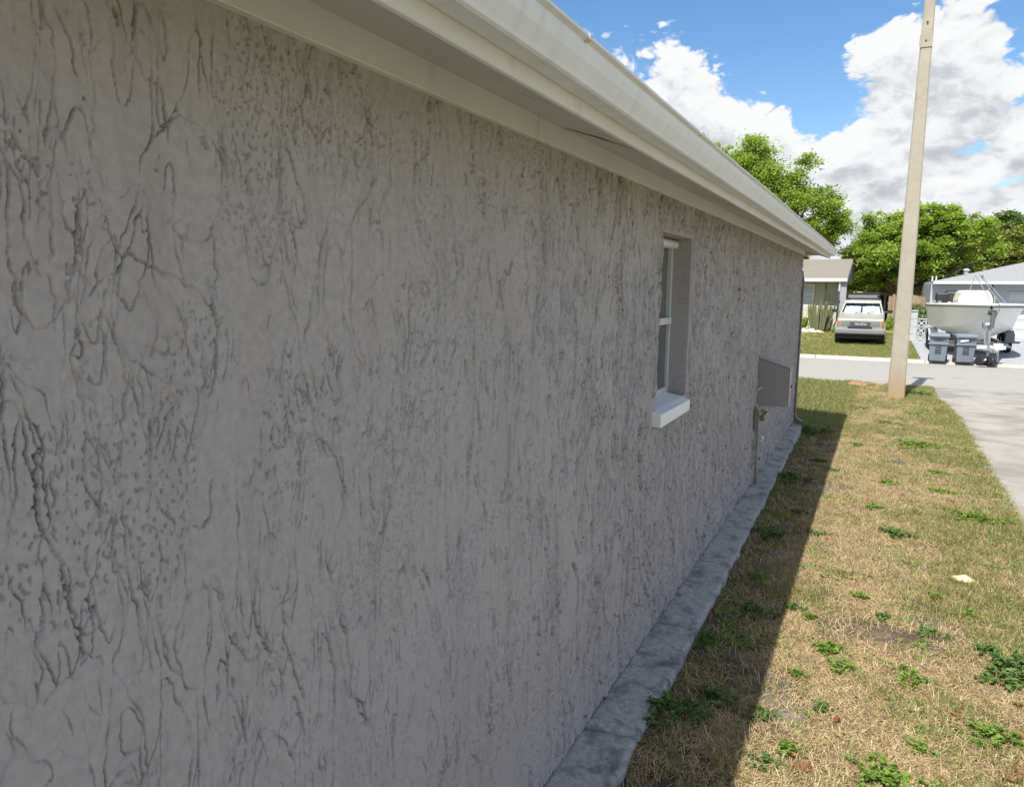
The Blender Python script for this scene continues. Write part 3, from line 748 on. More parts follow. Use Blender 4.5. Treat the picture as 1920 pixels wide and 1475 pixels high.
def foliage(name, pts, size, mat, parent=None, tint=None, flat=.0, aspect=.55):
    """leaf faces (two triangles, folded along the rib) at the given points"""
    n = len(pts); pts = np.asarray(pts, float)
    nrm = rng.normal(size=(n, 3)); nrm[:, 2] = np.abs(nrm[:, 2])+flat; nrm /= np.linalg.norm(nrm, axis=1)[:, None]
    a = rng.normal(size=(n, 3)); a -= (a*nrm).sum(1)[:, None]*nrm; a /= np.linalg.norm(a, axis=1)[:, None]
    b = np.cross(nrm, a); s = (size*rng.uniform(.65, 1.35, n))[:, None]
    V = np.stack([pts-a*s, pts+b*s*aspect+nrm*s*.18, pts+a*s, pts-b*s*aspect+nrm*s*.18], 1).reshape(-1, 3)
    F = (np.arange(n)[:, None]*4+np.array([[0, 1, 2, 3]]))
    F = np.concatenate([F[:, [0, 1, 2]], F[:, [0, 2, 3]]])
    t = rng.random(n) if tint is None else tint
    return np_mesh(name, V, F, mat, parent, False, np.repeat(t, 4))
def bush(name, loc, r, h, n, size, mat, label, cat='plant', group=None):
    t = thing(name, label, cat, loc, 0, group)
    p = rng.normal(size=(n, 3)); p /= np.linalg.norm(p, axis=1)[:, None]; p *= (rng.random(n)**.4)[:, None]
    p = p*np.array([r, r, h*.5])+np.array([0, 0, h*.5])
    foliage('foliage', p, size, mat, t)
    MB().tube([(0, 0, -.05), (.02, 0, h*.5)], [.03, .012], 6).build('stem', 'bark', t)
    return t
bush('green_shrub', (-2.02, 33.3, -.08), .17, .6, 240, .06, 'leaf_lime', 'small bright green shrub at the corner of the cactus bed')
bush('low_plant', (-.72, 33.2, -.2), .18, .35, 200, .06, 'leaf_lime', 'low leafy plant at the foot of the grey porch post')
bush('fence_shrub', (1.3, 36.6, -.4), .22, .95, 260, .07, 'leaf_lime', 'small green shrub between the truck and the plank fence')
bush('wall_shrub', (2.28, 36.3, -.42), .55, 1.5, 900, .08, 'leaf_dark', 'dark shrub behind the pale screen block wall')

# plank fence behind the truck
simple('fence_wood', (.30, .22, .155), .9, .28, 9, .5, 40, stretch=(4, 4, .5))
fn = thing('plank_fence', 'brown wooden plank fence standing between the truck and the pole', 'fence', (1.6, 39, -.42))
for k in range(12):
    x = -.42+k*.155; h = 1.84+random.uniform(-.07, .05)
    MB().prism_y([(x, .02), (x, h-.05), (x+.03, h), (x+.11, h), (x+.142, h-.05), (x+.142, .02)], -.012+random.uniform(-.008, .008), .012).build('plank', 'fence_wood', fn)
for z in (.45, 1.4):
    MB().box(-.45, 1.45, .022, .07, z, z+.09).build('rail', 'fence_wood', fn)

# pale screen block wall at the drive edge
simple('screen_block', (.46, .485, .495), .8, .07, 8, .3, 30)
sb = thing('screen_block_wall', 'pale blue garden wall of pierced blocks with crossed ribs beside the boat', 'wall', (2.4, 33.8, -.42))
for (x, h) in ((-.42, 1.24),):
    for r in range(4):
        MB().box(x+.003, x+.277, -.10, .10, r*.305+.004, r*.305+.30).build('block', 'screen_block', sb, bevel=.008)
    MB().box(x-.01, x+.29, -.13, .13, 1.222, 1.27).build('cap', 'screen_block', sb, bevel=.008)
bk = None
for r in range(3):
    for c in range(5):
        x = -.135+c*.305; z = r*.30
        if bk is None:
            b4 = MB(); w, d = .30, .07
            b4.box(.002, .028, -d, d, .002, .298); b4.box(.272, .298, -d, d, .002, .298); b4.box(.028, .272, -d, d, .002, .024); b4.box(.028, .272, -d, d, .276, .298)
            for s in (1, -1):
                b4.obox((.15, 0, .15), (.155*.71, 0, .155*.71*s), (0, d*.8, 0), (-.016*s, 0, .016))
            b4.tube([(.15, -d*.9, .15), (.15, d*.9, .15)], .055, 8)
            bk = b4.build('pierced_block', 'screen_block', sb); bk.location = (x, 0, z)
        else:
            o = bk.copy(); C.objects.link(o); o.location = (x, 0, z)
MB().box(-.135, 1.40, -.09, .09, .902, .945).build('cap', 'screen_block', sb, bevel=.008)

# ------------------------------------------------------------------ right neighbour's house with garage
simple('wall_bluegrey', (.43, .455, .50), .85, .04, 5, .15, 30)
simple('shingle_grey', (.30, .30, .295), .95, .16, 22, .6, 60)
simple('garage_white', (.56, .57, .59), .5, .03, 5)
simple('vent_metal', (.55, .57, .58), .4, .1, 10, metal=.3)
rh = thing('garage_house', 'pale blue grey house with grey hip roof and white garage door behind boat', 'house', (7, 36, -.42))
O3 = (7, 36, -.42)
wbox(MB(), 2.74, 5.48, 35.9, 44.6, -.42, 1.93, O3).build('wall', 'wall_bluegrey', rh)
wbox(MB(), 5.48, 9.0, 35.9, 44.6, 1.66, 1.93, O3).build('lintel', 'wall_bluegrey', rh)
wbox(MB(), 9.0, 13, 35.9, 44.6, -.42, 1.93, O3).build('wall', 'wall_bluegrey', rh)
wbox(MB(), 5.48, 9.0, 36.3, 44.5, -.42, 1.66, O3).build('garage_core', 'carport_dark', rh)
gd = bpy.data.objects.new('garage_door', None); C.objects.link(gd); gd.parent = rh; gd.location = P(7.24, 36.0, -.40, O3)
for k in range(5):
    z = k*.41
    pn = MB().box(-1.75, 1.75, 0, .04, z+.004, z+.404).build('door_panel', 'garage_white', gd, bevel=.006)
    for c in range(4):
        x = -1.75+.07+c*.87
        MB().box(x, x+.74, -.018, .0, z+.09, z+.315).build('raised_panel', 'garage_white', gd, bevel=.008)
hr = MB()
Lx, Rx, Fy, By, ze, zr = 2.80, 13.5, 35.2, 45.2, 2.04, 3.55
def hip(a, b_, c, d, n):
    # courses between eave a-b and ridge d-c
    for k in range(n):
        t0, t1 = k/n, (k+1)/n+.01
        q = lambda u, v, t: Vector(u).lerp(Vector(v), t)
        up = Vector((0, 0, .022))
        p0, p1, p2, p3 = q(a, d, t0)+up, q(b_, c, t0)+up, q(b_, c, min(t1, 1)), q(a, d, min(t1, 1))
        hr.add([P(*p, O3) for p in (p0, p1, p2, p3, p0-up*1.2, p1-up*1.2)], [(0, 1, 2, 3), (4, 5, 1, 0)])
A_, B_, C_, D_ = (Lx, Fy, ze), (Rx, Fy, ze), (Rx, By, ze), (Lx, By, ze); R1, R2 = (Lx+5, 40.2, zr-.30), (Rx-3.7, 40.2, zr-.30)
hip(A_, B_, R2, R1, 16); hip(D_, A_, R1, R1, 14); hip(C_, D_, R1, R2, 6); hip(B_, C_, R2, R2, 6)
hr.build('roof', 'shingle_grey', rh)
wbox(MB(), Lx, Rx, Fy+.001, 35.899, 1.925, 1.945, O3).build('soffit', 'wall_bluegrey', rh)
wbox(MB(), Lx-.03, Rx, Fy-.03, Fy, 1.93, 2.05, O3).build('fascia', 'paint_white', rh)
wbox(MB(), Lx-.03, Lx, Fy, By, 1.93, 2.05, O3).build('fascia', 'paint_white', rh)
MB().tube([P(4.34, 40.2, 2.35, O3), P(4.34, 40.2, 2.60, O3)], .10, 10).build('roof_vent', 'vent_metal', rh)
MB().tube([P(4.34, 40.2, 2.60, O3), P(4.34, 40.2, 2.68, O3)], [.17, .06], 10).build('vent_cap', 'vent_metal', rh)
for x in (2.98, 3.14):
    MB().tube([P(x, 40.2, 2.0, O3), P(x, 40.2, 2.33, O3)], .035, 8).build('vent_pipe', 'paint_white', rh)
wbox(MB(), 4.9, 4.95, 35.6, 35.7, 1.7, 1.93, O3).build('porch_hook', 'dark_plastic', rh)

# ------------------------------------------------------------------ boxy cream 4x4 parked nose to the street
def car_paint(name, col, rough=.35):
    m, nt, b = new_mat(name)
    nt.links.new(ramp(nt, nnoise(nt, 3, 4), [(.3, tuple(c*.94 for c in col)), (.7, tuple(min(1, c*1.05) for c in col))]), b.inputs['Base Color'])
    b.inputs['Roughness'].default_value = rough; b.inputs['Coat Weight'].default_value = .3; b.inputs['Coat Roughness'].default_value = .15
car_paint('suv_paint', (.32, .30, .235)); car_paint('suv_white', (.44, .425, .37))
simple('bumper_grey', (.20, .205, .225), .45, .06, 6); simple('grille_dark', (.035, .037, .04), .4, .2, 20)
simple('amber_lens', (.48, .17, .035), .2, .1, 20); simple('lamp_glass', (.20, .21, .21), .12, .2, 30); simple('tyre', (.02, .02, .02), .9, .2, 20)
simple('rim_grey', (.3, .3, .31), .4, .1, 9, metal=.5); simple('sunshade', (.9, .88, .86), .7, .05, 4, .3, 15); simple('cabin_dark', (.03, .032, .035), .8)
m, nt, b = new_mat('windscreen')
tb = nt.nodes.new('ShaderNodeBsdfTransparent'); tb.inputs[0].default_value = (.86, .9, .9, 1); gb = nt.nodes.new('ShaderNodeBsdfGlossy'); gb.inputs['Roughness'].default_value = .03
mx = nt.nodes.new('ShaderNodeMixShader'); mx.inputs[0].default_value = .07
nt.links.new(tb.outputs[0], mx.inputs[1]); nt.links.new(gb.outputs[0], mx.inputs[2]); nt.links.new(mx.outputs[0], nt.nodes['Material Output'].inputs[0])
m, nt, b = new_mat('dark_glass'); nt.links.new(ramp(nt, nnoise(nt, 2), [(.3, (.02, .024, .026)), (.7, (.035, .04, .042))]), b.inputs['Base Color']); b.inputs['Roughness'].default_value = .06
car = thing('parked_truck', 'cream boxy four by four parked on grass with silver sunshades and roof rack', 'car', (.235, 30.05, -.42))
lower = MB()
hw = .80
prof = [(.02, .46), (.0, .58), (.0, .95), (.03, .995), (.25, 1.04), (1.12, 1.175), (1.18, 1.19), (4.25, 1.19), (4.28, .98), (4.28, .45)]
rings = []
for x, s in ((-hw, .0), (-hw+.04, 1), (hw-.04, 1), (hw, .0)):
    rings.append([(x, y+(.03 if s == 0 and y < .5 else 0), z-(.02 if s == 0 and z > .8 else 0)) for y, z in prof])
lower.loft(rings); body = lower.build('body', 'suv_paint', car, bevel=.012)
gh = MB()
def ghr(y, z, w): return [(-w, y, z), (w, y, z)]
bl, tl = .76, .655
# greenhouse shell: pillars, header, roof; the windscreen opening is real
gh.loft([[(-bl, 1.17, 1.185), (-bl+.05, 1.16, 1.185), (-tl+.055, 1.60, 1.57), (-tl-.0, 1.62, 1.57)], [(-bl, 1.30, 1.185), (-bl+.05, 1.30, 1.185), (-tl+.055, 1.74, 1.57), (-tl, 1.76, 1.57)]])
gh.loft([[(bl, 1.17, 1.185), (bl-.05, 1.16, 1.185), (tl-.055, 1.60, 1.57), (tl, 1.62, 1.57)], [(bl, 1.30, 1.185), (bl-.05, 1.30, 1.185), (tl-.055, 1.74, 1.57), (tl, 1.76, 1.57)]])
gh.loft([[(-tl-.005, 1.59, 1.555), (-tl+.02, 1.60, 1.63), (tl-.02, 1.60, 1.63), (tl+.005, 1.59, 1.555)], [(-tl-.01, 1.75, 1.56), (-tl+.03, 1.9, 1.675), (tl-.03, 1.9, 1.675), (tl+.01, 1.75, 1.56)], [(-tl-.01, 4.2, 1.56), (-tl+.03, 4.1, 1.685), (tl-.03, 4.1, 1.685), (tl+.01, 4.2, 1.56)]])
gh.loft([[(-bl, 1.14, 1.17), (-bl, 1.17, 1.20), (bl, 1.17, 1.20), (bl, 1.14, 1.17)], [(-bl, 1.3, 1.17), (-bl, 1.3, 1.20), (bl, 1.3, 1.20), (bl, 1.3, 1.17)]])
gh.build('cab', 'suv_white', car, bevel=.01)
for s in (-1, 1):
    MB().add([(s*bl, 1.3, 1.19), (s*bl, 4.2, 1.19), (s*tl, 4.15, 1.57), (s*tl, 1.76, 1.57)], [(0, 1, 2, 3)]).build('side_window', 'dark_glass', car)
MB().add([(-bl, 4.25, 1.19), (bl, 4.25, 1.19), (tl, 4.15, 1.57), (-tl, 4.15, 1.57)], [(0, 1, 2, 3)]).build('rear_window', 'dark_glass', car)
MB().box(-bl+.03, bl-.03, 1.6, 3.9, 1.0, 1.22).build('cabin', 'cabin_dark', car)
MB().box(-.6, .6, 1.95, 2.2, 1.1, 1.5).build('seat_row', 'cabin_dark', car)
def ws(u, t, d=0): # point on the windscreen plane; u -1..1, t 0..1 up, d behind
    w = (bl-.055)*(1-t)+(tl-.06)*t
    return (u*w, 1.165+.435*t+d*.76, 1.20+.365*t-d*.63)
MB().add([ws(-1, 0), ws(1, 0), ws(1, 1), ws(-1, 1), ws(-1, 0, .006), ws(1, 0, .006), ws(1, 1, .006), ws(-1, 1, .006)], [(0, 1, 2, 3), (7, 6, 5, 4)]).build('windscreen', 'windscreen', car)
for (u0, u1) in ((-.93, -.06), (.02, .95)):
    sv = []; n = 8
    for i in range(n+1):
        u = u0+(u1-u0)*i/n
        for t in (.03, .4, .77): sv.append(ws(u, t-.03*random.random()+(.05 if i in (3, 5) else 0), .035+.02*(i % 2)+.012*random.random()))
    MB().add(sv, [(i*3+j, (i+1)*3+j, (i+1)*3+j+1, i*3+j+1) for i in range(n) for j in range(2)]).build('sunshade', 'sunshade', car)
for x in (-.32, .28):
    MB().tube([ws(x, -.02, -.02), ws(x+.36, .10, -.012)], .010, 6).build('wiper', 'dark_plastic', car)
grl = MB(); grl.box(-.37, .37, -.012, .0, .725, .905)
gr = grl.build('grille', 'bumper_grey', car, bevel=.006)
MB().box(-.35, .35, -.016, -.0125, .74, .89).build('grille_opening', 'grille_dark', gr)
for k in range(5):
    MB().box(-.35, .35, -.022, -.0165, .757+k*.028, .765+k*.028).build('grille_bar', 'bumper_grey', gr)
fc_ = bpy.data.curves.new('lettering', 'FONT'); fc_.body = 'ISUZU'; fc_.size = .105; fc_.align_x = 'CENTER'; fc_.extrude = .004; fc_.space_character = 1.15
to = bpy.data.objects.new('lettering', fc_); C.objects.link(to); bpy.context.view_layer.update()
me = bpy.data.meshes.new_from_object(to.evaluated_get(bpy.context.evaluated_depsgraph_get())); bpy.data.objects.remove(to)
lt = link('lettering', me, 'white_plastic', gr); lt.location = (0.02, -.027, .775); lt.rotation_euler = (R(90), 0, 0); lt.scale = (1.25, 1, 1)
for s in (-1, 1):
    for x0 in (.385, .53):
        a, b_ = sorted((s*x0, s*(x0+.135)))
        h = MB().box(a, b_, -.014, .01, .735, .89).build('headlight', 'lamp_glass', car, bevel=.006)
        MB().box(a-.006, b_+.006, -.006, .005, .725, .90).build('bezel', 'bumper_grey', h)
    a, b_ = sorted((s*.70, s*.795))
    MB().box(a, b_, -.016, .09, .735, .89).build('turn_signal', 'amber_lens', car, bevel=.008)
MB().prism_x([(-.14, .43), (-.17, .47), (-.17, .60), (-.13, .63), (.05, .63), (.05, .43)], -.83, .83).build('bumper', 'bumper_grey', car, bevel=.02)
MB().box(-.42, .42, -.02, .02, .635, .71).build('lower_grille', 'grille_dark', car)
MB().box(-.78, .78, .02, 4.1, .26, .42).build('underbody', 'cabin_dark', car)
MB().box(-.6, .6, .45, .6, .18, .30).build('axle', 'cabin_dark', car)
def wheel(parent, x, y, r, w, rim='rim_grey', z=None):
    z = r if z is None else z; ps = [(-w/2, r*.62), (-w/2, r*.9), (-w*.36, r), (w*.36, r), (w/2, r*.9), (w/2, r*.62)]
    rings = [[(x+a, y+q*math.cos(2*math.pi*k/20), z+q*math.sin(2*math.pi*k/20)) for k in range(20)] for a, q in ps]
    t = MB().loft(rings, True, False).build('wheel', 'tyre', parent)
    MB().tube([(x-w*.4, y, z), (x-w*.35, y, z), (x+w*.35, y, z), (x+w*.4, y, z)], [r*.5, r*.64, r*.64, r*.5], 16).build('rim', rim, t)
    return t
for y in (.52, 3.35):
    for x in (-.72, .72): wheel(car, x, y, .36, .24)
for s in (-1, 1):
    a = []
    for k in range(9):
        th = math.pi*k/8; a.append((.52-.44*math.cos(th), .42+.42*math.sin(th)))
    MB().loft([[(s*.80, y, z) for y, z in a]+[(s*.80, y*1.0+(y-.52)*.14, z+.04) for y, z in a[::-1]], [(s*.855, y, z) for y, z in a]+[(s*.855, y+(y-.52)*.12, z+.03) for y, z in a[::-1]]]).build('wheel_arch', 'bumper_grey', car)
    mi = MB().box(s*.98-.09, s*.98+.09, 1.25, 1.35, 1.20, 1.33).build('mirror', 'dark_plastic', car, bevel=.015)
    MB().tube([(s*.74, 1.3, 1.22), (s*.92, 1.3, 1.25)], .018, 6).build('mirror_arm', 'dark_plastic', mi)
rk = bpy.data.objects.new('roof_rack', None); C.objects.link(rk); rk.parent = car; rk.location = (0, 2.0, 1.72)
fr_ = MB().tube([(-.56, 0, .04), (.56, 0, .04)], .03, 8).tube([(-.56, 0, .16), (.56, 0, .16)], .022, 8)
for s in (-1, 1): fr_.tube([(s*.56, 0, .04), (s*.58, 1.9, .05)], .025, 8).tube([(s*.56, 0, .16), (s*.58, 1.9, .17)], .02, 8).tube([(s*.56, 0, -.04), (s*.56, 0, .16)], .02, 6)
fr_.build('rack_frame', 'dark_plastic', rk)
for k in range(7): MB().box(-.57, .57, .15+k*.27, .20+k*.27, .03, .06).build('rack_slat', 'grille_dark', rk)
MB().box(-.54, .5, -.03, .03, .065, .135).build('fairing', 'bumper_grey', rk, bevel=.01)
ba = MB().box(-.40, .56, .5, .62, .20, .255).build('awning_bar', 'dark_plastic', rk, bevel=.01)
for x in (-.05, .32, .45): MB().box(x, x+.07, .4, .5, .17, .25).build('clamp', 'dark_plastic', rk)

# ------------------------------------------------------------------ boat on its trailer
def gel(name, col):
    m, nt, b = new_mat(name); nt.links.new(ramp(nt, nnoise(nt, 1.5, 4), [(.3, tuple(c*.96 for c in col)), (.7, col)]), b.inputs['Base Color']); b.inputs['Roughness'].default_value = .32
gel('gelcoat', (.86, .86, .84)); gel('gelcoat_cream', (.78, .74, .60))
simple('rail_dark', (.12, .125, .13), .5); simple('steel', (.55, .56, .57), .3, .1, 20, metal=.8); simple('galv', (.42, .43, .44), .5, .2, 20, metal=.5)
BR = R(1.5); BLOC = (3.73, 28.3, -.42)
boat = thing('motor_boat', 'white centre console motor boat with flared bow resting on a trailer', 'boat', BLOC, BR)
us = [0, .12, .35, .7, 1.2, 1.9, 2.8, 3.8, 5.0, 6.3]
bg = [.03, .22, .48, .76, 1.0, 1.17, 1.27, 1.30, 1.29, 1.24]
zgw = [1.66, 1.66, 1.655, 1.65, 1.64, 1.625, 1.61, 1.59, 1.57, 1.56]
zk = [1.50, 1.30, 1.06, .80, .60, .48, .43, .41, .40, .40]
bc = [.012, .05, .13, .30, .55, .82, 1.0, 1.08, 1.10, 1.08]
zc = [1.56, 1.42, 1.28, 1.14, 1.02, .93, .86, .82, .80, .80]
ring = []
for u, g_, zg_, k_, c_, zc_ in zip(us, bg, zgw, zk, bc, zc):
    half = [(0, k_), (c_*.5, k_+(zc_-k_)*.46), (c_, zc_), (c_+.035+.0*g_, zc_+.012), (c_+(g_-c_)*.42+.02, zc_+(zg_-zc_)*.52), (c_+(g_-c_)*.72+.01, zc_+(zg_-zc_)*.8), (g_, zg_)]
    ring.append([(-x, u-2.9, z) for x, z in half[::-1]]+[(x, u-2.9, z) for x, z in half[1:]])
hl = MB(); hl.loft(ring, False); n = len(ring[0]); v = ring[-1]; hl.add(v, [tuple(range(n))]); hull = hl.build('hull', 'gelcoat', boat, smooth=False)
hull.data.shade_smooth(); es = hull.modifiers.new('edge', 'EDGE_SPLIT'); es.split_angle = R(28)
for s in (-1, 1):
    rr = MB().loft([[(s*(g_-.012), u-2.905, z_-.01), (s*(g_+.028), u-2.915, z_-.008), (s*(g_+.028), u-2.915, z_-.05), (s*(g_-.012), u-2.905, z_-.06)] for u, g_, z_ in zip(us, bg, zgw)]).build('rub_rail', 'rail_dark', boat)
    MB().loft([[(s*max(g_-.16, .0), u-2.88, z_+.05), (s*(g_+.005), u-2.90, z_+.06), (s*(g_+.02), u-2.91, z_-.006), (s*max(g_-.16, .0), u-2.88, z_-.02)] for u, g_, z_ in zip(us, bg, zgw)]).build('gunwale', 'gelcoat', boat, smooth=True)
dk = MB(); dk.loft([[(-max(g_-.15, .005), u-2.88, z_-(.02 if u < 1.3 else .25)), (max(g_-.15, .005), u-2.88, z_-(.02 if u < 1.3 else .25))] for u, g_, z_ in zip(us, bg, zgw)], False, False); dk.build('deck', 'gelcoat_cream', boat)
MB().loft([[(x, y, 1.35) for x, y in ((-.55, .05), (.45, .05), (.45, 1.6), (-.55, 1.6))], [(x, y, 1.78) for x, y in ((-.54, .05), (.44, .05), (.45, 1.6), (-.55, 1.6))], [(x, y, 2.02) for x, y in ((-.46, .14), (.36, .14), (.40, 1.5), (-.50, 1.5))], [(x, y, 2.10) for x, y in ((-.38, .3), (.28, .3), (.30, 1.4), (-.40, 1.4))]]).build('console', 'gelcoat_cream', boat, bevel=.03)
MB().loft([[(x, y, 1.40) for x, y in ((-.35, -.75), (.30, -.75), (.30, -.1), (-.35, -.1))], [(x, y, 1.75) for x, y in ((-.33, -.70), (.28, -.70), (.30, -.1), (-.35, -.1))]]).build('console_seat', 'gelcoat_cream', boat, bevel=.04)
MB().box(.47, .50, .1, .9, 1.6, 1.9).build('side_panel', 'steel', boat)
ob = MB().loft([[(x, y, 1.25) for x, y in ((-.62, 3.25), (-.22, 3.25), (-.22, 3.8), (-.62, 3.8))], [(x, y, 1.72) for x, y in ((-.66, 3.2), (-.18, 3.2), (-.18, 3.95), (-.66, 3.95))], [(x, y, 2.02) for x, y in ((-.62, 3.25), (-.22, 3.25), (-.22, 3.9), (-.62, 3.9))], [(x, y, 2.10) for x, y in ((-.54, 3.35), (-.30, 3.35), (-.30, 3.75), (-.54, 3.75))]]).build('outboard', 'dark_plastic', boat, bevel=.04)
MB().box(-.47, -.37, 3.35, 3.6, .35, 1.25).build('outboard_leg', 'dark_plastic', ob)
ob2 = MB().loft([[(x-.38, y-.95, z) for x, y in ((-.62, 3.25), (-.22, 3.25), (-.22, 3.8), (-.62, 3.8))] for z in (1.4, 1.92, 2.0)]).build('leaning_post', 'dark_plastic', boat, bevel=.05)
for (p, q) in (((-.22, .3, 2.08), (-.10, .4, 2.62)), ((-.10, .4, 2.62), (.22, .35, 2.08)), ((.10, .3, 2.55), (.62, -1.35, 1.68)), ((.02, .5, 2.65), (.52, -.9, 1.69)), ((.36, .6, 2.0), (.36, .6, 2.2))):
    MB().tube([p, Vector(p).lerp(Vector(q), .5), q], .013, 6).build('rod', 'steel', boat)
MB().tube([(.10, .3, 2.50), (.10, .3, 2.60)], .03, 8).build('rod_joint', 'rail_dark', boat)
for (x, y) in ((-1.16, -.8), (-.95, -1.5), (.3, -2.45), (-1.2, .6)):
    MB().box(x-.05, x+.05, y-.03, y+.03, 1.70, 1.745).build('cleat', 'steel', boat)
MB().tube([(.17, -2.93, 1.72), (.20, -2.96, 1.60), (.10, -3.02, 1.30), (-.02, -3.08, 1.10)], .014, 6).build('bow_strap', 'rail_dark', boat)
MB().tube([(0, -2.80, 1.16), (0, -2.90, 1.16)], .03, 8).build('bow_eye', 'steel', boat)

tr = thing('boat_trailer', 'galvanised boat trailer with winch post, white fender and black tyres', 'trailer', BLOC, BR)
tf = MB()
for s in (-1, 1):
    tf.tube([(s*.05, -4.1, .40), (s*.55, -1.6, .37), (s*.85, -.6, .36), (s*.85, 3.2, .36)], .05, 6)
    bx_ = MB().obox((s*.5, .7, .50), (.045, 0, 0), (0, 2.2, 0), (0, 0, .045)).build('bunk', 'fence_wood', tr)
for y in (-.9, .4, 1.8, 3.1): tf.box(-.9, .9, y-.04, y+.04, .30, .37)
tf.build('trailer_frame', 'galv', tr)
MB().box(-.52, .36, -3.55, -3.45, .42, .52).build('step_bar', 'paint_white', tr)
MB().box(-.05, .05, -4.35, -2.6, .36, .46).build('tongue', 'galv', tr, bevel=.01)
MB().box(-.045, .045, -4.5, -4.3, .40, .48).build('coupler', 'steel', tr, bevel=.01)
MB().tube([(0, -2.85, .45), (-.02, -3.02, .95), (.02, -3.12, 1.42)], .065, 8).build('winch_post', 'galv', tr)
MB().tube([(-.10, -3.12, 1.46), (.10, -3.12, 1.46)], .075, 10).build('bow_roller', 'dark_plastic', tr)
MB().tube([(.015, -3.16, 1.0), (.03, -3.16, 1.5)], .06, 8).build('post_sleeve', 'rail_dark', tr)
MB().tube([(-.14, -3.1, 1.10), (.02, -3.1, 1.12)], .06, 10).build('winch', 'galv', tr)
MB().tube([(-.22, -3.18, 1.16), (-.20, -3.18, 1.02), (-.14, -3.16, 1.02)], .014, 6).build('winch_handle', 'dark_plastic', tr)
MB().tube([(-.16, -3.1, .98), (-.13, -3.25, .6), (-.10, -3.4, .45)], .02, 6).build('chain', 'steel', tr)
MB().tube([(-.08, -3.6, .02), (-.08, -3.6, .95)], .035, 8).build('jack', 'steel', tr)
MB().tube([(.14, -3.75, .05), (.14, -3.75, .62)], .03, 8).build('jack', 'steel', tr)
MB().box(.02, .26, -3.78, -3.70, .42, .60).build('jack_plate', 'paint_white', tr, bevel=.01)
for s, m_ in ((-1, 'paint_white'), (1, 'bumper_grey')):
    for y in (1.15, 1.9):
        wheel(tr, s*1.12, y, .33, .2)
    a = [(y, z) for y, z in ((.72, .40), (.80, .64), (1.05, .76), (2.0, .76), (2.25, .64), (2.33, .40))]
    MB().loft([[(s*.98, y, z) for y, z in a]+[(s*.98, y, z-.02) for y, z in a[::-1]], [(s*1.26, y, z) for y, z in a]+[(s*1.26, y, z-.02) for y, z in a[::-1]]]).build('fender', m_, tr)
    MB().box(s*1.12-.13, s*1.12+.13, .70, .715, .36, .66).build('fender_front', m_, tr)
MB().box(1.2, 1.42, .78, .82, .34, .40).build('side_marker', 'rail_dark', tr)

# black bagged heap under the tongue
bb = thing('black_bag', 'crumpled black plastic bag heaped under the boat trailer tongue', 'bag', (3.66, 24.15, -.43))
def crumple(name, c, r, seed, mat, parent):
    bm = bmesh.new(); bmesh.ops.create_icosphere(bm, subdivisions=3, radius=1)
    for v in bm.verts:
        k = 1+.28*mnoise.noise(v.co*2.2+Vector((seed, 0, 0)))+.16*mnoise.noise(v.co*6+Vector((0, seed, 0)))
        v.co = Vector((c[0]+v.co.x*r[0]*k, c[1]+v.co.y*r[1]*k, max(.0, c[2]+v.co.z*r[2]*k)))
    me = bpy.data.meshes.new(name); bm.to_mesh(me); bm.free(); return link(name, me, mat, parent)
crumple('bag', (-.10, 0, .12), (.17, .22, .17), 3, 'black_bag', bb); crumple('bag', (.13, -.02, .10), (.15, .2, .13), 9, 'black_bag', bb)
MB().tube([(.02, -.05, .2), (.06, -.08, .3), (.10, -.05, .33)], .02, 6).build('knot', 'black_bag', bb)

# ------------------------------------------------------------------ two wheeled bins
simple('bin_grey', (.16, .19, .22), .5, .08, 8, dirt=(.22, .25, .28), dscale=5, dlo=.6, dhi=.9); simple('bin_dark', (.05, .058, .068), .55, .1, 9); simple('sticker', (.75, .78, .78), .5, .3, 30)
def make_bin(loc, rz, label):
    t = thing('wheeled_bin', label, 'bin', loc, rz, 'grey wheeled bins at the kerb')
    MB().loft([[(-.205, -.235, .03), (.205, -.235, .03), (.205, .23, .03), (-.205, .23, .03)], [(-.235, -.27, .52), (.235, -.27, .52), (.235, .27, .52), (-.235, .27, .52)], [(-.25, -.29, .76), (.25, -.29, .76), (.25, .30, .76), (-.25, .30, .76)]]).build('body', 'bin_grey', t, bevel=.02)
    MB().box(-.262, .262, -.305, -.27, .52, .575).build('band', 'bin_grey', t, bevel=.012)
    MB().box(-.275, .275, -.32, .32, .735, .785).build('rim', 'bin_grey', t, bevel=.012)
    MB().loft([[(x*.275, y*.325, .787) for x, y in ((-1, -1), (1, -1), (1, 1), (-1, 1))], [(x*.265, y*.31, .82) for x, y in ((-1, -1), (1, -1), (1, 1), (-1, 1))], [(x*.18, y*.22, .845) for x, y in ((-1, -1), (1, -1), (1, 1), (-1, 1))]]).build('lid', 'bin_grey', t, bevel=.01)
    MB().box(-.20, .20, -.355, -.32, .75, .785).build('handle', 'bin_grey', t, bevel=.01)
    for z, h, w in ((.26, .13, .075), (.43, .07, .075), (.64, .05, .11)):
        y = -.235-.035*(z-.03)/.49
        MB().box(-w, w, y-.016, y+.0, z, z+h).build('moulded_panel', 'bin_dark', t)
    MB().box(-.012, .012, -.262, -.24, .05, .25).build('rib', 'bin_grey', t)
    for s in (-1, 1):
        w = MB().tube([(s*.20, .22, .10), (s*.245, .22, .10)], .10, 14).build('wheel', 'dark_plastic', t)
    return t
make_bin((2.50, 24.62, -.418), R(-4), 'grey wheeled bin left of the other, in front of the pale block wall')
b2 = make_bin((3.16, 24.60, -.418), R(3), 'grey wheeled bin beside the trailer tongue with white smeared lid sticker')
MB().obox((-.06, -.302, .665), (.10, 0, .02), (0, .002, 0), (-.008, 0, .03)).build('sticker', 'sticker', b2)
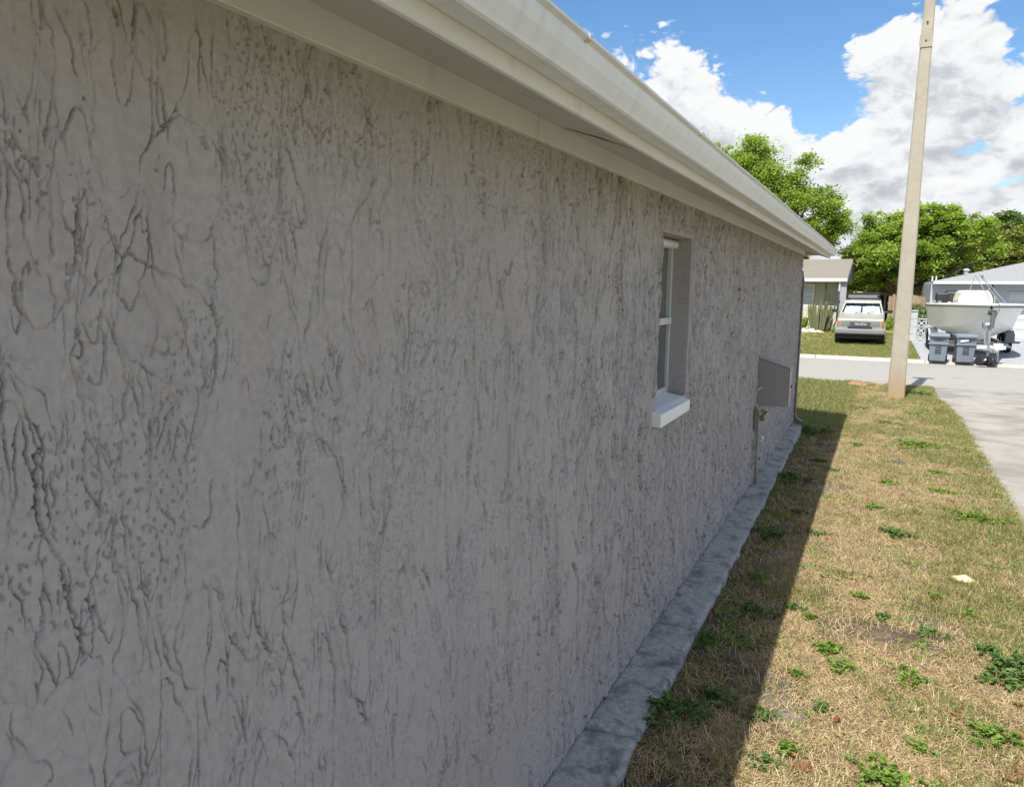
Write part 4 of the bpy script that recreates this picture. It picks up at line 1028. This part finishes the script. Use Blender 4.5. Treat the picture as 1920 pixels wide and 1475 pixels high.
MB().box(-.12, .08, -.3245, -.3215, .748, .772).build('sticker', 'sticker', b2)

# ------------------------------------------------------------------ trees
def tree(name, loc, label, mat, clumps, leaf, per, trunk_h, trunk_r, group=None, seed=1, gap=.35):
    """clumps: list of (x, y, z, r) in local coordinates; every clump is a limb end that carries sprays of leaves"""
    t = thing(name, label, 'tree', loc, 0, group); rs = np.random.default_rng(seed)
    mb = MB(); top = Vector((0, 0, trunk_h))
    mb.tube([(0, 0, -.2), (.03, .02, trunk_h*.5), (0, 0, trunk_h)], [trunk_r*1.25, trunk_r, trunk_r*.85], 9)
    trunk = mb.build('trunk', 'bark', t, smooth=True)
    lb = MB()
    P_, T_ = [], []
    for (x, y, z, r) in clumps:
        e = Vector((x, y, z)); mid = top.lerp(e, .5)+Vector((rs.normal()*.15, rs.normal()*.15, -.12*abs(x)+.1))
        lb.tube([top*.9, mid, e], [trunk_r*.5, trunk_r*.26, .02], 6)
        ns = max(5, int(9*r/.6))
        for k in range(ns):
            d = rs.normal(size=3); d /= np.linalg.norm(d); d[2] = d[2]*.75+.12
            c = np.array([x, y, z])+d*r*rs.uniform(.35, 1.0)
            lb.tube([e, Vector(c)], [.018, .006], 4, False)
            n = int(per*rs.uniform(.5, 1.3)); sr = r*rs.uniform(.22, .42)
            q = rs.normal(size=(n, 3))*np.array([sr, sr, sr*.5]); P_.append(c+q)
            T_.append(np.clip(rs.uniform(.25, .75)+rs.normal(size=n)*.17, 0, 1))
    lb.build('limbs', 'bark', t)
    foliage('crown', np.concatenate(P_), leaf, mat, t, np.concatenate(T_), 1.1)
    return t
def blob_clumps(cx, cz, rx, rz, ry, n, r, seed, top=None):
    rs = np.random.default_rng(seed); out = []
    while len(out) < n:
        p = rs.uniform(-1, 1, 3); d = np.linalg.norm(p)
        if d > 1 or d < .35: continue
        out.append((cx+p[0]*rx, p[1]*ry, cz+p[2]*rz, r*rs.uniform(.7, 1.3)))
    return out
cl = blob_clumps(0, 7.1, 3.2, 2.4, 2.4, 52, .75, 5)+blob_clumps(2.7, 5.3, 1.7, 1.9, 1.8, 20, .6, 6)+blob_clumps(-1.2, 8.9, 1.6, 1.1, 1.5, 12, .6, 7)+blob_clumps(-3.4, 9.3, 1.8, 1.0, 1.5, 14, .6, 17)
tree('oak_tree', (-5.4, 42, -.4), 'tall leafy tree rising behind the roof gutter line', 'leaf_oak', cl, .08, 84, 3.2, .26, seed=21)
cl = blob_clumps(0, 3.9, 2.6, 1.9, 2.2, 60, .62, 8)+blob_clumps(1.5, 5.3, 1.8, 1.1, 1.5, 22, .55, 9)+blob_clumps(-1.6, 3.3, 1.8, 1.5, 1.7, 26, .55, 10)+blob_clumps(3.0, 4.2, 1.5, 1.6, 1.6, 24, .55, 11)+blob_clumps(-.3, 5.1, 1.3, 1.0, 1.2, 14, .5, 12)
tree('shade_tree', (1.5, 44, -.4), 'wide bright lime green shade tree behind the utility pole', 'leaf_lime', cl, .08, 86, 2.0, .24, seed=22)
cl = blob_clumps(0, 3.6, 1.7, 1.7, 1.5, 34, .5, 13)
tree('olive_tree', (6.4, 48.5, -.4), 'brownish olive tree behind the grey hip roof', 'leaf_olive', cl, .10, 46, 1.8, .2, seed=23)
cl = blob_clumps(0, 4.6, 2.2, 2.4, 2.0, 36, .7, 14)
tree('dark_tree', (8.2, 56, -.4), 'darker green tree farthest back at the right above hip roof', 'leaf_dark', cl, .13, 40, 2.6, .22, seed=24)
cl = blob_clumps(0, 3.8, 3.2, 2.0, 1.6, 34, .8, 15)
tree('hedge_tree', (3.5, 54, -.4), 'dense dark tree behind the lime tree', 'leaf_dark', cl, .16, 40, 1.5, .22, seed=25)

# ------------------------------------------------------------------ near lawn: dry grass mat, green blades, weeds, leaves
def tuft_mesh(name, n, lo, hi, w, spread, lean, mat, seed):
    rs = np.random.default_rng(seed); V = []; F = []; T = []
    for k in range(n):
        a = rs.uniform(0, 2*np.pi); L = rs.uniform(lo, hi); b0 = rs.normal(size=2)*spread; le = rs.uniform(*lean); d = np.array([np.cos(a), np.sin(a)])
        s = np.array([-d[1], d[0]])*w*rs.uniform(.6, 1.3); t = rs.random(); o = len(V)
        for f, wd in ((0, 1), (.5, .8), (1, .12)):
            ang = le*(.55+.6*f); p = np.array([b0[0]+d[0]*L*f*math.sin(ang), b0[1]+d[1]*L*f*math.sin(ang), max(L*f*math.cos(ang), .001)+.002])
            p[:2] += s*rs.normal()*1.2*f
            V.append([p[0]-s[0]*wd/2, p[1]-s[1]*wd/2, p[2]]); V.append([p[0]+s[0]*wd/2, p[1]+s[1]*wd/2, p[2]]); T += [t, t]
        F += [(o, o+1, o+3, o+2), (o+2, o+3, o+5, o+4)]
    me = bpy.data.meshes.new(name); me.from_pydata(V, [], F); me.materials.append(MATS[mat])
    at = me.attributes.new('tint', 'FLOAT', 'POINT'); at.data.foreach_set('value', np.array(T, np.float32))
    return bpy.data.objects.new(name, me)
def scatter(name, P_, tufts, scale):
    """one object: instances of tufts on points (geometry nodes)"""
    P_ = np.asarray(P_, np.float32); n = len(P_)
    me = bpy.data.meshes.new(name); me.vertices.add(n); me.vertices.foreach_set('co', P_.ravel())
    a = me.attributes.new('spin', 'FLOAT', 'POINT'); a.data.foreach_set('value', rng.uniform(0, 6.28, n).astype(np.float32))
    a = me.attributes.new('size', 'FLOAT', 'POINT'); a.data.foreach_set('value', np.asarray(scale, np.float32))
    o = bpy.data.objects.new(name, me); C.objects.link(o); o['kind'] = 'stuff'
    col = bpy.data.collections.new(name+'_tufts')
    for t in tufts: col.objects.link(t)
    g = bpy.data.node_groups.new(name, 'GeometryNodeTree'); g.is_modifier = True
    g.interface.new_socket('Geometry', in_out='INPUT', socket_type='NodeSocketGeometry'); g.interface.new_socket('Geometry', in_out='OUTPUT', socket_type='NodeSocketGeometry')
    N, L = g.nodes, g.links; gi = N.new('NodeGroupInput'); go = N.new('NodeGroupOutput')
    ci = N.new('GeometryNodeCollectionInfo'); ci.inputs[0].default_value = col; ci.inputs['Separate Children'].default_value = True; ci.inputs['Reset Children'].default_value = True
    ip = N.new('GeometryNodeInstanceOnPoints'); ip.inputs['Pick Instance'].default_value = True
    sp = N.new('GeometryNodeInputNamedAttribute'); sp.data_type = 'FLOAT'; sp.inputs[0].default_value = 'spin'
    sz = N.new('GeometryNodeInputNamedAttribute'); sz.data_type = 'FLOAT'; sz.inputs[0].default_value = 'size'
    cx = N.new('ShaderNodeCombineXYZ'); L.new(sp.outputs[0], cx.inputs[2])
    e2r = N.new('FunctionNodeEulerToRotation'); L.new(cx.outputs[0], e2r.inputs[0])
    L.new(gi.outputs[0], ip.inputs['Points']); L.new(ci.outputs[0], ip.inputs['Instance']); L.new(e2r.outputs[0], ip.inputs['Rotation']); L.new(sz.outputs[0], ip.inputs['Scale'])
    L.new(ip.outputs[0], go.inputs[0])
    md = o.modifiers.new('scatter', 'NODES'); md.node_group = g
    return o
def lawn_z(x, y):
    u = x
    return zg(x, y)+.012*fbm(x*3, y*3, 4, 5)+.012*.8*perlin(x*1.1, y*1.1, 9)
straw = [tuft_mesh('straw_tuft', 44, .018, .060, .0020, .034, (1.15, 1.56), 'straw', 100+k) for k in range(6)]
straw_up = [tuft_mesh('straw_sprig', 10, .025, .065, .0024, .02, (.2, 1.1), 'straw', 120+k) for k in range(4)]
green = [tuft_mesh('grass_tuft', 20, .025, .075, .0036, .022, (.25, 1.2), 'grass_green', 140+k) for k in range(5)]
def rand_lawn(n, y0, y1, k=1.6):
    y = y0+(y1-y0)*rng.random(n)**k; x = .10+rng.random(n)*(drive_edge(y)+.03-.10); return x, y
def green_density(x, y):
    g = fbm(x*1.5, y*1.1, 4, 201)
    right = sstep(.95, 1.65, x)*.42
    far = sstep(5.0, 10, y)*.17+.15*sstep(14.3, 15.5, y)
    return g+right+far
x, y = rand_lawn(19000, 1.2, 17.0, 1.7)
keep = rng.random(len(x)) < np.clip(.95-.85*sstep(.10, .42, fbm(x*1.7, y*1.5, 4, 211)), .08, 1)*np.where(x < .50+.25*fbm(y*2, y*0, 3, 213), .22, 1)  # straw thinned near the wall so the painted-in shade strip shows
x, y = x[keep], y[keep]; ok = x > ledge_x(y)-.012+.02*rng.random(len(x))**2
x, y = x[ok], y[ok]
scatter('dry_grass', np.stack([x, y, lawn_z(x, y)], -1), straw, rng.uniform(.6, 1.5, len(x)))
x, y = rand_lawn(5200, 1.2, 17.0, 1.5); ok = (x > ledge_x(y)+.02); x, y = x[ok], y[ok]
scatter('dry_sprigs', np.stack([x, y, lawn_z(x, y)], -1), straw_up, rng.uniform(.6, 1.2, len(x)))
x, y = rand_lawn(44000, 1.2, 17.0, 1.35)
gd_ = green_density(x, y)+.25*fbm(x*6, y*5, 2, 221)
keep = rng.random(len(x)) < .60*sstep(.08, .80, gd_)+.02; ok = keep & (x > ledge_x(y)+.005); x, y = x[ok], y[ok]
scatter('green_grass', np.stack([x, y, lawn_z(x, y)], -1), green, rng.uniform(.5, 1.15, len(x)))
sprout = [tuft_mesh('sprout', 12, .012, .032, .0085, .018, (.5, 1.35), 'weed_green', 160+k) for k in range(5)]
x, y = rand_lawn(21000, 1.2, 17.0, 1.5)
gd_ = .9*fbm(x*2.6, y*2.1, 4, 231)+.22*sstep(1.0, 1.7, x)+.12*sstep(6, 12, y)
ok = (rng.random(len(x)) < sstep(.05, .42, gd_)) & (x > ledge_x(y)+.02); x, y = x[ok], y[ok]
scatter('ground_cover', np.stack([x, y, lawn_z(x, y)], -1), sprout, rng.uniform(.5, 1.3, len(x)))
# the strip of front lawn seen past the corner, and the lawn across the street
n = 6000; x = rng.uniform(-1.6, .6, n); y = rng.uniform(10, 17.0, n)
scatter('front_grass', np.stack([x, y, lawn_z(x, y)], -1), green, rng.uniform(.7, 1.7, n))
n = 5200; x = rng.uniform(-2.6, 2.05, n); y = 24.95+rng.random(n)*9; z = zg(x, y)
scatter('neighbour_grass', np.stack([x, y, z], -1), green, rng.uniform(1.0, 1.9, n))

def weed(x, y, r, h, n, size, mat, label, group=None, tuf=False):
    z = float(lawn_z(x, y)); t = thing('weed_clump', label, 'weed', (x, y, z), 0, group)
    rs = np.random.default_rng(int(x*1000+y*77)); V, F, T = [], [], []
    n = int(n*2.1); size = size*.62; ncl = max(2, int(n/9)); st = MB()
    for c in range(ncl):
        a = rs.uniform(0, 6.28); q = r*math.sqrt(rs.random())*(.75+.4*math.sin(3*a+x)); cx, cy = q*math.cos(a), q*math.sin(a)*.9
        ch = h*rs.uniform(.35, 1)*(1-.5*(q/r)**2)
        st.tube([(cx*.7, cy*.7, -.01), (cx, cy, ch*.8)], [.0022, .0014], 4)
        base_t = rs.uniform(.2, .8)
        for k in range(9):
            th = rs.uniform(0, 6.28); L = size*rs.uniform(.6, 1.25); wd = L*rs.uniform(.28, .42); el = rs.uniform(-.25, .75)
            d = np.array([math.cos(th)*math.cos(el), math.sin(th)*math.cos(el), math.sin(el)]); s = np.array([-math.sin(th), math.cos(th), rs.uniform(-.3, .3)])
            up = np.cross(d, s); p0 = np.array([cx, cy, ch*rs.uniform(.45, 1)+.004]); o = len(V)
            V += [p0, p0+d*L*.35+s*wd+up*L*.10, p0+d*L*.75+s*wd*.7+up*L*.05, p0+d*L-up*L*.12, p0+d*L*.75-s*wd*.7+up*L*.05, p0+d*L*.35-s*wd+up*L*.10, p0+d*L*.5]
            F += [(o, o+6, o+1), (o+1, o+6, o+2), (o+2, o+6, o+3), (o+3, o+6, o+4), (o+4, o+6, o+5), (o+5, o+6, o)]
            T += [min(1, max(0, base_t+rs.normal()*.15))]*7
    V = np.array(V); V[:, 2] = np.maximum(V[:, 2], .003)
    np_mesh('leaves', V, F, mat, t, True, T)['kind'] = 'stuff'; st.build('stems', 'weed_green', t)['kind'] = 'stuff'
    return t
G1 = 'green weed clumps in the dry lawn'
weed(1.62, 3.82, .24, .085, 520, .040, 'weed_dark', 'largest weed patch, dark green and dense, at the right edge of lawn')
weed(1.44, 3.22, .12, .06, 230, .028, 'weed_green', 'rounded bright weed clump just below the largest dark green patch')
weed(1.06, 2.72, .16, .07, 300, .030, 'weed_green', 'bright leafy weed clump at the near edge of the sunlit lawn')
weed(.80, 3.66, .075, .06, 150, .030, 'weed_green', 'upper of two touching leafy weeds in bare straw near the house shadow')
weed(.88, 3.52, .085, .045, 150, .026, 'weed_green', 'lower of two touching leafy weeds in bare straw near the house shadow')
weed(1.42, 9.5, .34, .06, 420, .045, 'weed_green', 'wide bright green weed patch far up the lawn toward the pole')
weed(1.14, 5.72, .13, .06, 200, .034, 'weed_dark', 'dark leafy weed in mid lawn beside the wide tan stretch')
weed(.80, 4.72, .20, .022, 260, .022, 'grass_green', 'flat pale yellow green creeping weed touching the house shadow')
weed(1.70, 6.4, .22, .06, 300, .036, 'weed_green', 'green weed patch along the driveway edge in mid lawn')
weed(1.17, 3.56, .10, .05, 150, .026, 'weed_green', 'leafy weed with tall dry stalks between bright clumps in mid lawn')
weed(.42, 3.9, .14, .05, 220, .026, 'weed_dark', 'shaded weed patch in the shadow across from the cracked ledge joint')
weed(.34, 5.2, .14, .06, 220, .03, 'weed_dark', 'shaded weed patch beside the second ledge joint')
weed(.30, 6.9, .18, .07, 260, .034, 'weed_dark', 'shaded weeds against the ledge under the utility box')
weed(.25, 2.74, .17, .07, 300, .030, 'weed_dark', 'shaded weed clump leaning over the near concrete ledge edge')
weed(.40, 2.95, .12, .05, 160, .026, 'weed_dark', 'shaded low weed in the middle of the house shadow')
weed(.27, 3.42, .10, .06, 150, .024, 'weed_dark', 'shaded weed by the cracked joint of the concrete ledge')
weed(.22, 9.6, .28, .12, 420, .045, 'weed_dark', 'shaded bushy weeds at the foot of the downspout')
weed(1.87, 13.0, .14, .05, 120, .04, 'weed_green', 'green weed spilling onto the driveway edge near the street')
weed(1.62, 15.3, .28, .10, 200, .05, 'weed_dark', 'dark leafy clump at the street corner of the lawn')
small = [(.61, 5.5, .09), (.64, 2.63, .08), (.60, 2.95, .07), (.60, 4.08, .07), (.93, 4.42, .06), (1.32, 4.62, .07), (1.27, 4.1, .09), (.82, 3.12, .05), (.70, 4.0, .05), (1.05, 4.2, .05), (.72, 2.75, .06), (1.18, 3.0, .07), (.69, 3.35, .05), (1.48, 4.45, .08), (.60, 7.6, .08), (1.1, 7.3, .12), (1.55, 8.0, .14), (.98, 6.4, .08), (.78, 9.2, .12), (1.5, 7.2, .12), (1.1, 11.2, .22), (1.5, 12.4, .25), (.75, 12.6, .2), (.45, 5.9, .07), (.36, 4.4, .06), (.45, 7.9, .10)]
labs = ['small weed on the shadow edge, level with the second ledge joint', 'nearest weed straddling the shadow edge at the photo bottom', 'weed on the shadow edge, second from the photo bottom', 'weed on the shadow edge just below the flat yellow creeping weed', 'tiny upright weed between the yellow creeping weed and the tan stone', 'weed just below and left of the tan stone', 'straggly weed above the clump with tall dry stalks', 'thin lone weed in bare straw below the two touching weeds', 'smallest weed beside the one touching the shadow below the yellow creeper', 'faint weed in straw halfway between yellow creeper and largest dark patch', 'small weed beside the nearest dead leaf by the shadow edge', 'weed in straw between the bright near clump and the rounded clump', 'tiny weed between the shadow edge and the two touching weeds', 'weed directly above the largest dark green patch', 'weed on the shadow edge, level with the water pipe', 'wide low weed in mid lawn opposite the water pipe', 'broad weed near the driveway edge opposite the utility box', 'small weed above the dark leafy mid lawn weed', 'weed on the sunlit side opposite the downspout foot', 'weed by the driveway, above the green edge patch', 'wide thin weed patch between the house corner and the pole', 'large thin weed patch near driveway, nearest to the pole', 'weed patch in front of the shadow tip near house corner', 'small shaded weed by the ledge below the water pipe', 'small shaded weed beside the cracked middle of the ledge', 'shaded weed in the house shadow opposite the utility box']
for (x, y, r), lb_ in zip(small, labs):
    weed(x, y, r, .04, int(60+900*r), .022 if y < 6 else .034, 'weed_green' if (x*10) % 2 > .7 else 'weed_dark', lb_, G1)

def dead_leaf(x, y, s, rz, label, group=None, mat='dead_leaf'):
    rs = np.random.default_rng(int(x*999+y*31)); n, m_ = 7, 4; V = []; F = []
    for i in range(n):
        t = i/(n-1); w = math.sin(math.pi*min(max(t, .04), .96))**.8*.36
        for j in range(m_+1):
            v = j/m_*2-1
            V.append([(t-.5)*s, v*w*s*(1+.15*rs.normal()), .002+.16*s*abs(v)**1.5*(.3+.7*t)*(1+.4*v)+.06*s*(t-.4)**2*3+rs.normal()*.03*s])
    for i in range(n-1):
        for j in range(m_): o = i*(m_+1)+j; F.append((o, o+m_+1, o+m_+2, o+1))
    o = np_mesh('fallen_leaf', V, F, mat, None, True, np.clip(rs.normal(.5, .25)+.12*rs.normal(size=len(V)), 0, 1))
    o.location = (x, y, float(lawn_z(x, y))+.012); o.rotation_euler = (rs.normal()*.2, rs.normal()*.2, rz); return tag(o, label, 'leaf', group)
GLf = 'dead brown leaves lying on the lawn'
leaf_labs = ['dead brown leaf half in straw, nearest to the shadow at photo bottom', 'smaller dead leaf touching the one nearest the shadow', 'dark red brown leaf just left of the rounded bright weed clump', 'dead leaf right of the rounded bright weed clump', 'largest dead leaf, at the bottom right corner of the lawn', 'dead leaf overlapping the largest one at the bottom right', 'dead leaf above the largest leaf at the bottom right corner', 'dark dead leaf lying alone below the tan stone', 'dead leaf in straw between shadow edge and bright near clump', 'orange dead leaf at the shadow edge by the yellow creeper', 'dead leaf under the lower edge of the largest dark weed patch', 'dead leaf in mid lawn left of the tan stone', 'dead leaf farthest up the lawn, past the dark leafy weed', 'small dead leaf near the shadow edge, level with second ledge joint', 'dead leaf at the photo right edge below the rounded clump', 'dead leaf lying in the house shadow near the ledge', 'dead leaf above the tan stone near the driveway', 'tiny dead leaf between the two touching weeds and the creeper']
for k, (x, y, s) in enumerate(((.78, 2.66, .09), (.74, 2.72, .06), (1.33, 3.32, .075), (1.53, 3.28, .08), (1.47, 2.95, .10), (1.43, 2.88, .07), (1.50, 3.02, .08), (1.31, 4.6, .07), (.88, 3.05, .06), (.60, 4.35, .07), (1.57, 3.52, .07), (1.0, 5.1, .06), (1.2, 6.9, .07), (.7, 5.4, .05), (1.55, 3.0, .07), (.50, 3.3, .05), (1.40, 5.8, .06), (.95, 3.9, .04))):
    dead_leaf(x, y, s*.78, k*1.7, leaf_labs[k], GLf)
rock('tan_stone', (1.49, 5.0, float(lawn_z(1.49, 5.0))+.016), (.062, .045, .024), 'stone_tan', 'smooth cream and tan stone lying in the grass at lawn right', 'stone', None, 4)
rock('dirt_mound', (.58, 16.2, float(lawn_z(.58, 16.2))+.02), (.22, .18, .07), 'dirt', 'small orange brown mound of dirt at the street edge of lawn', 'mound', None, 6) if 'dirt' in MATS else None
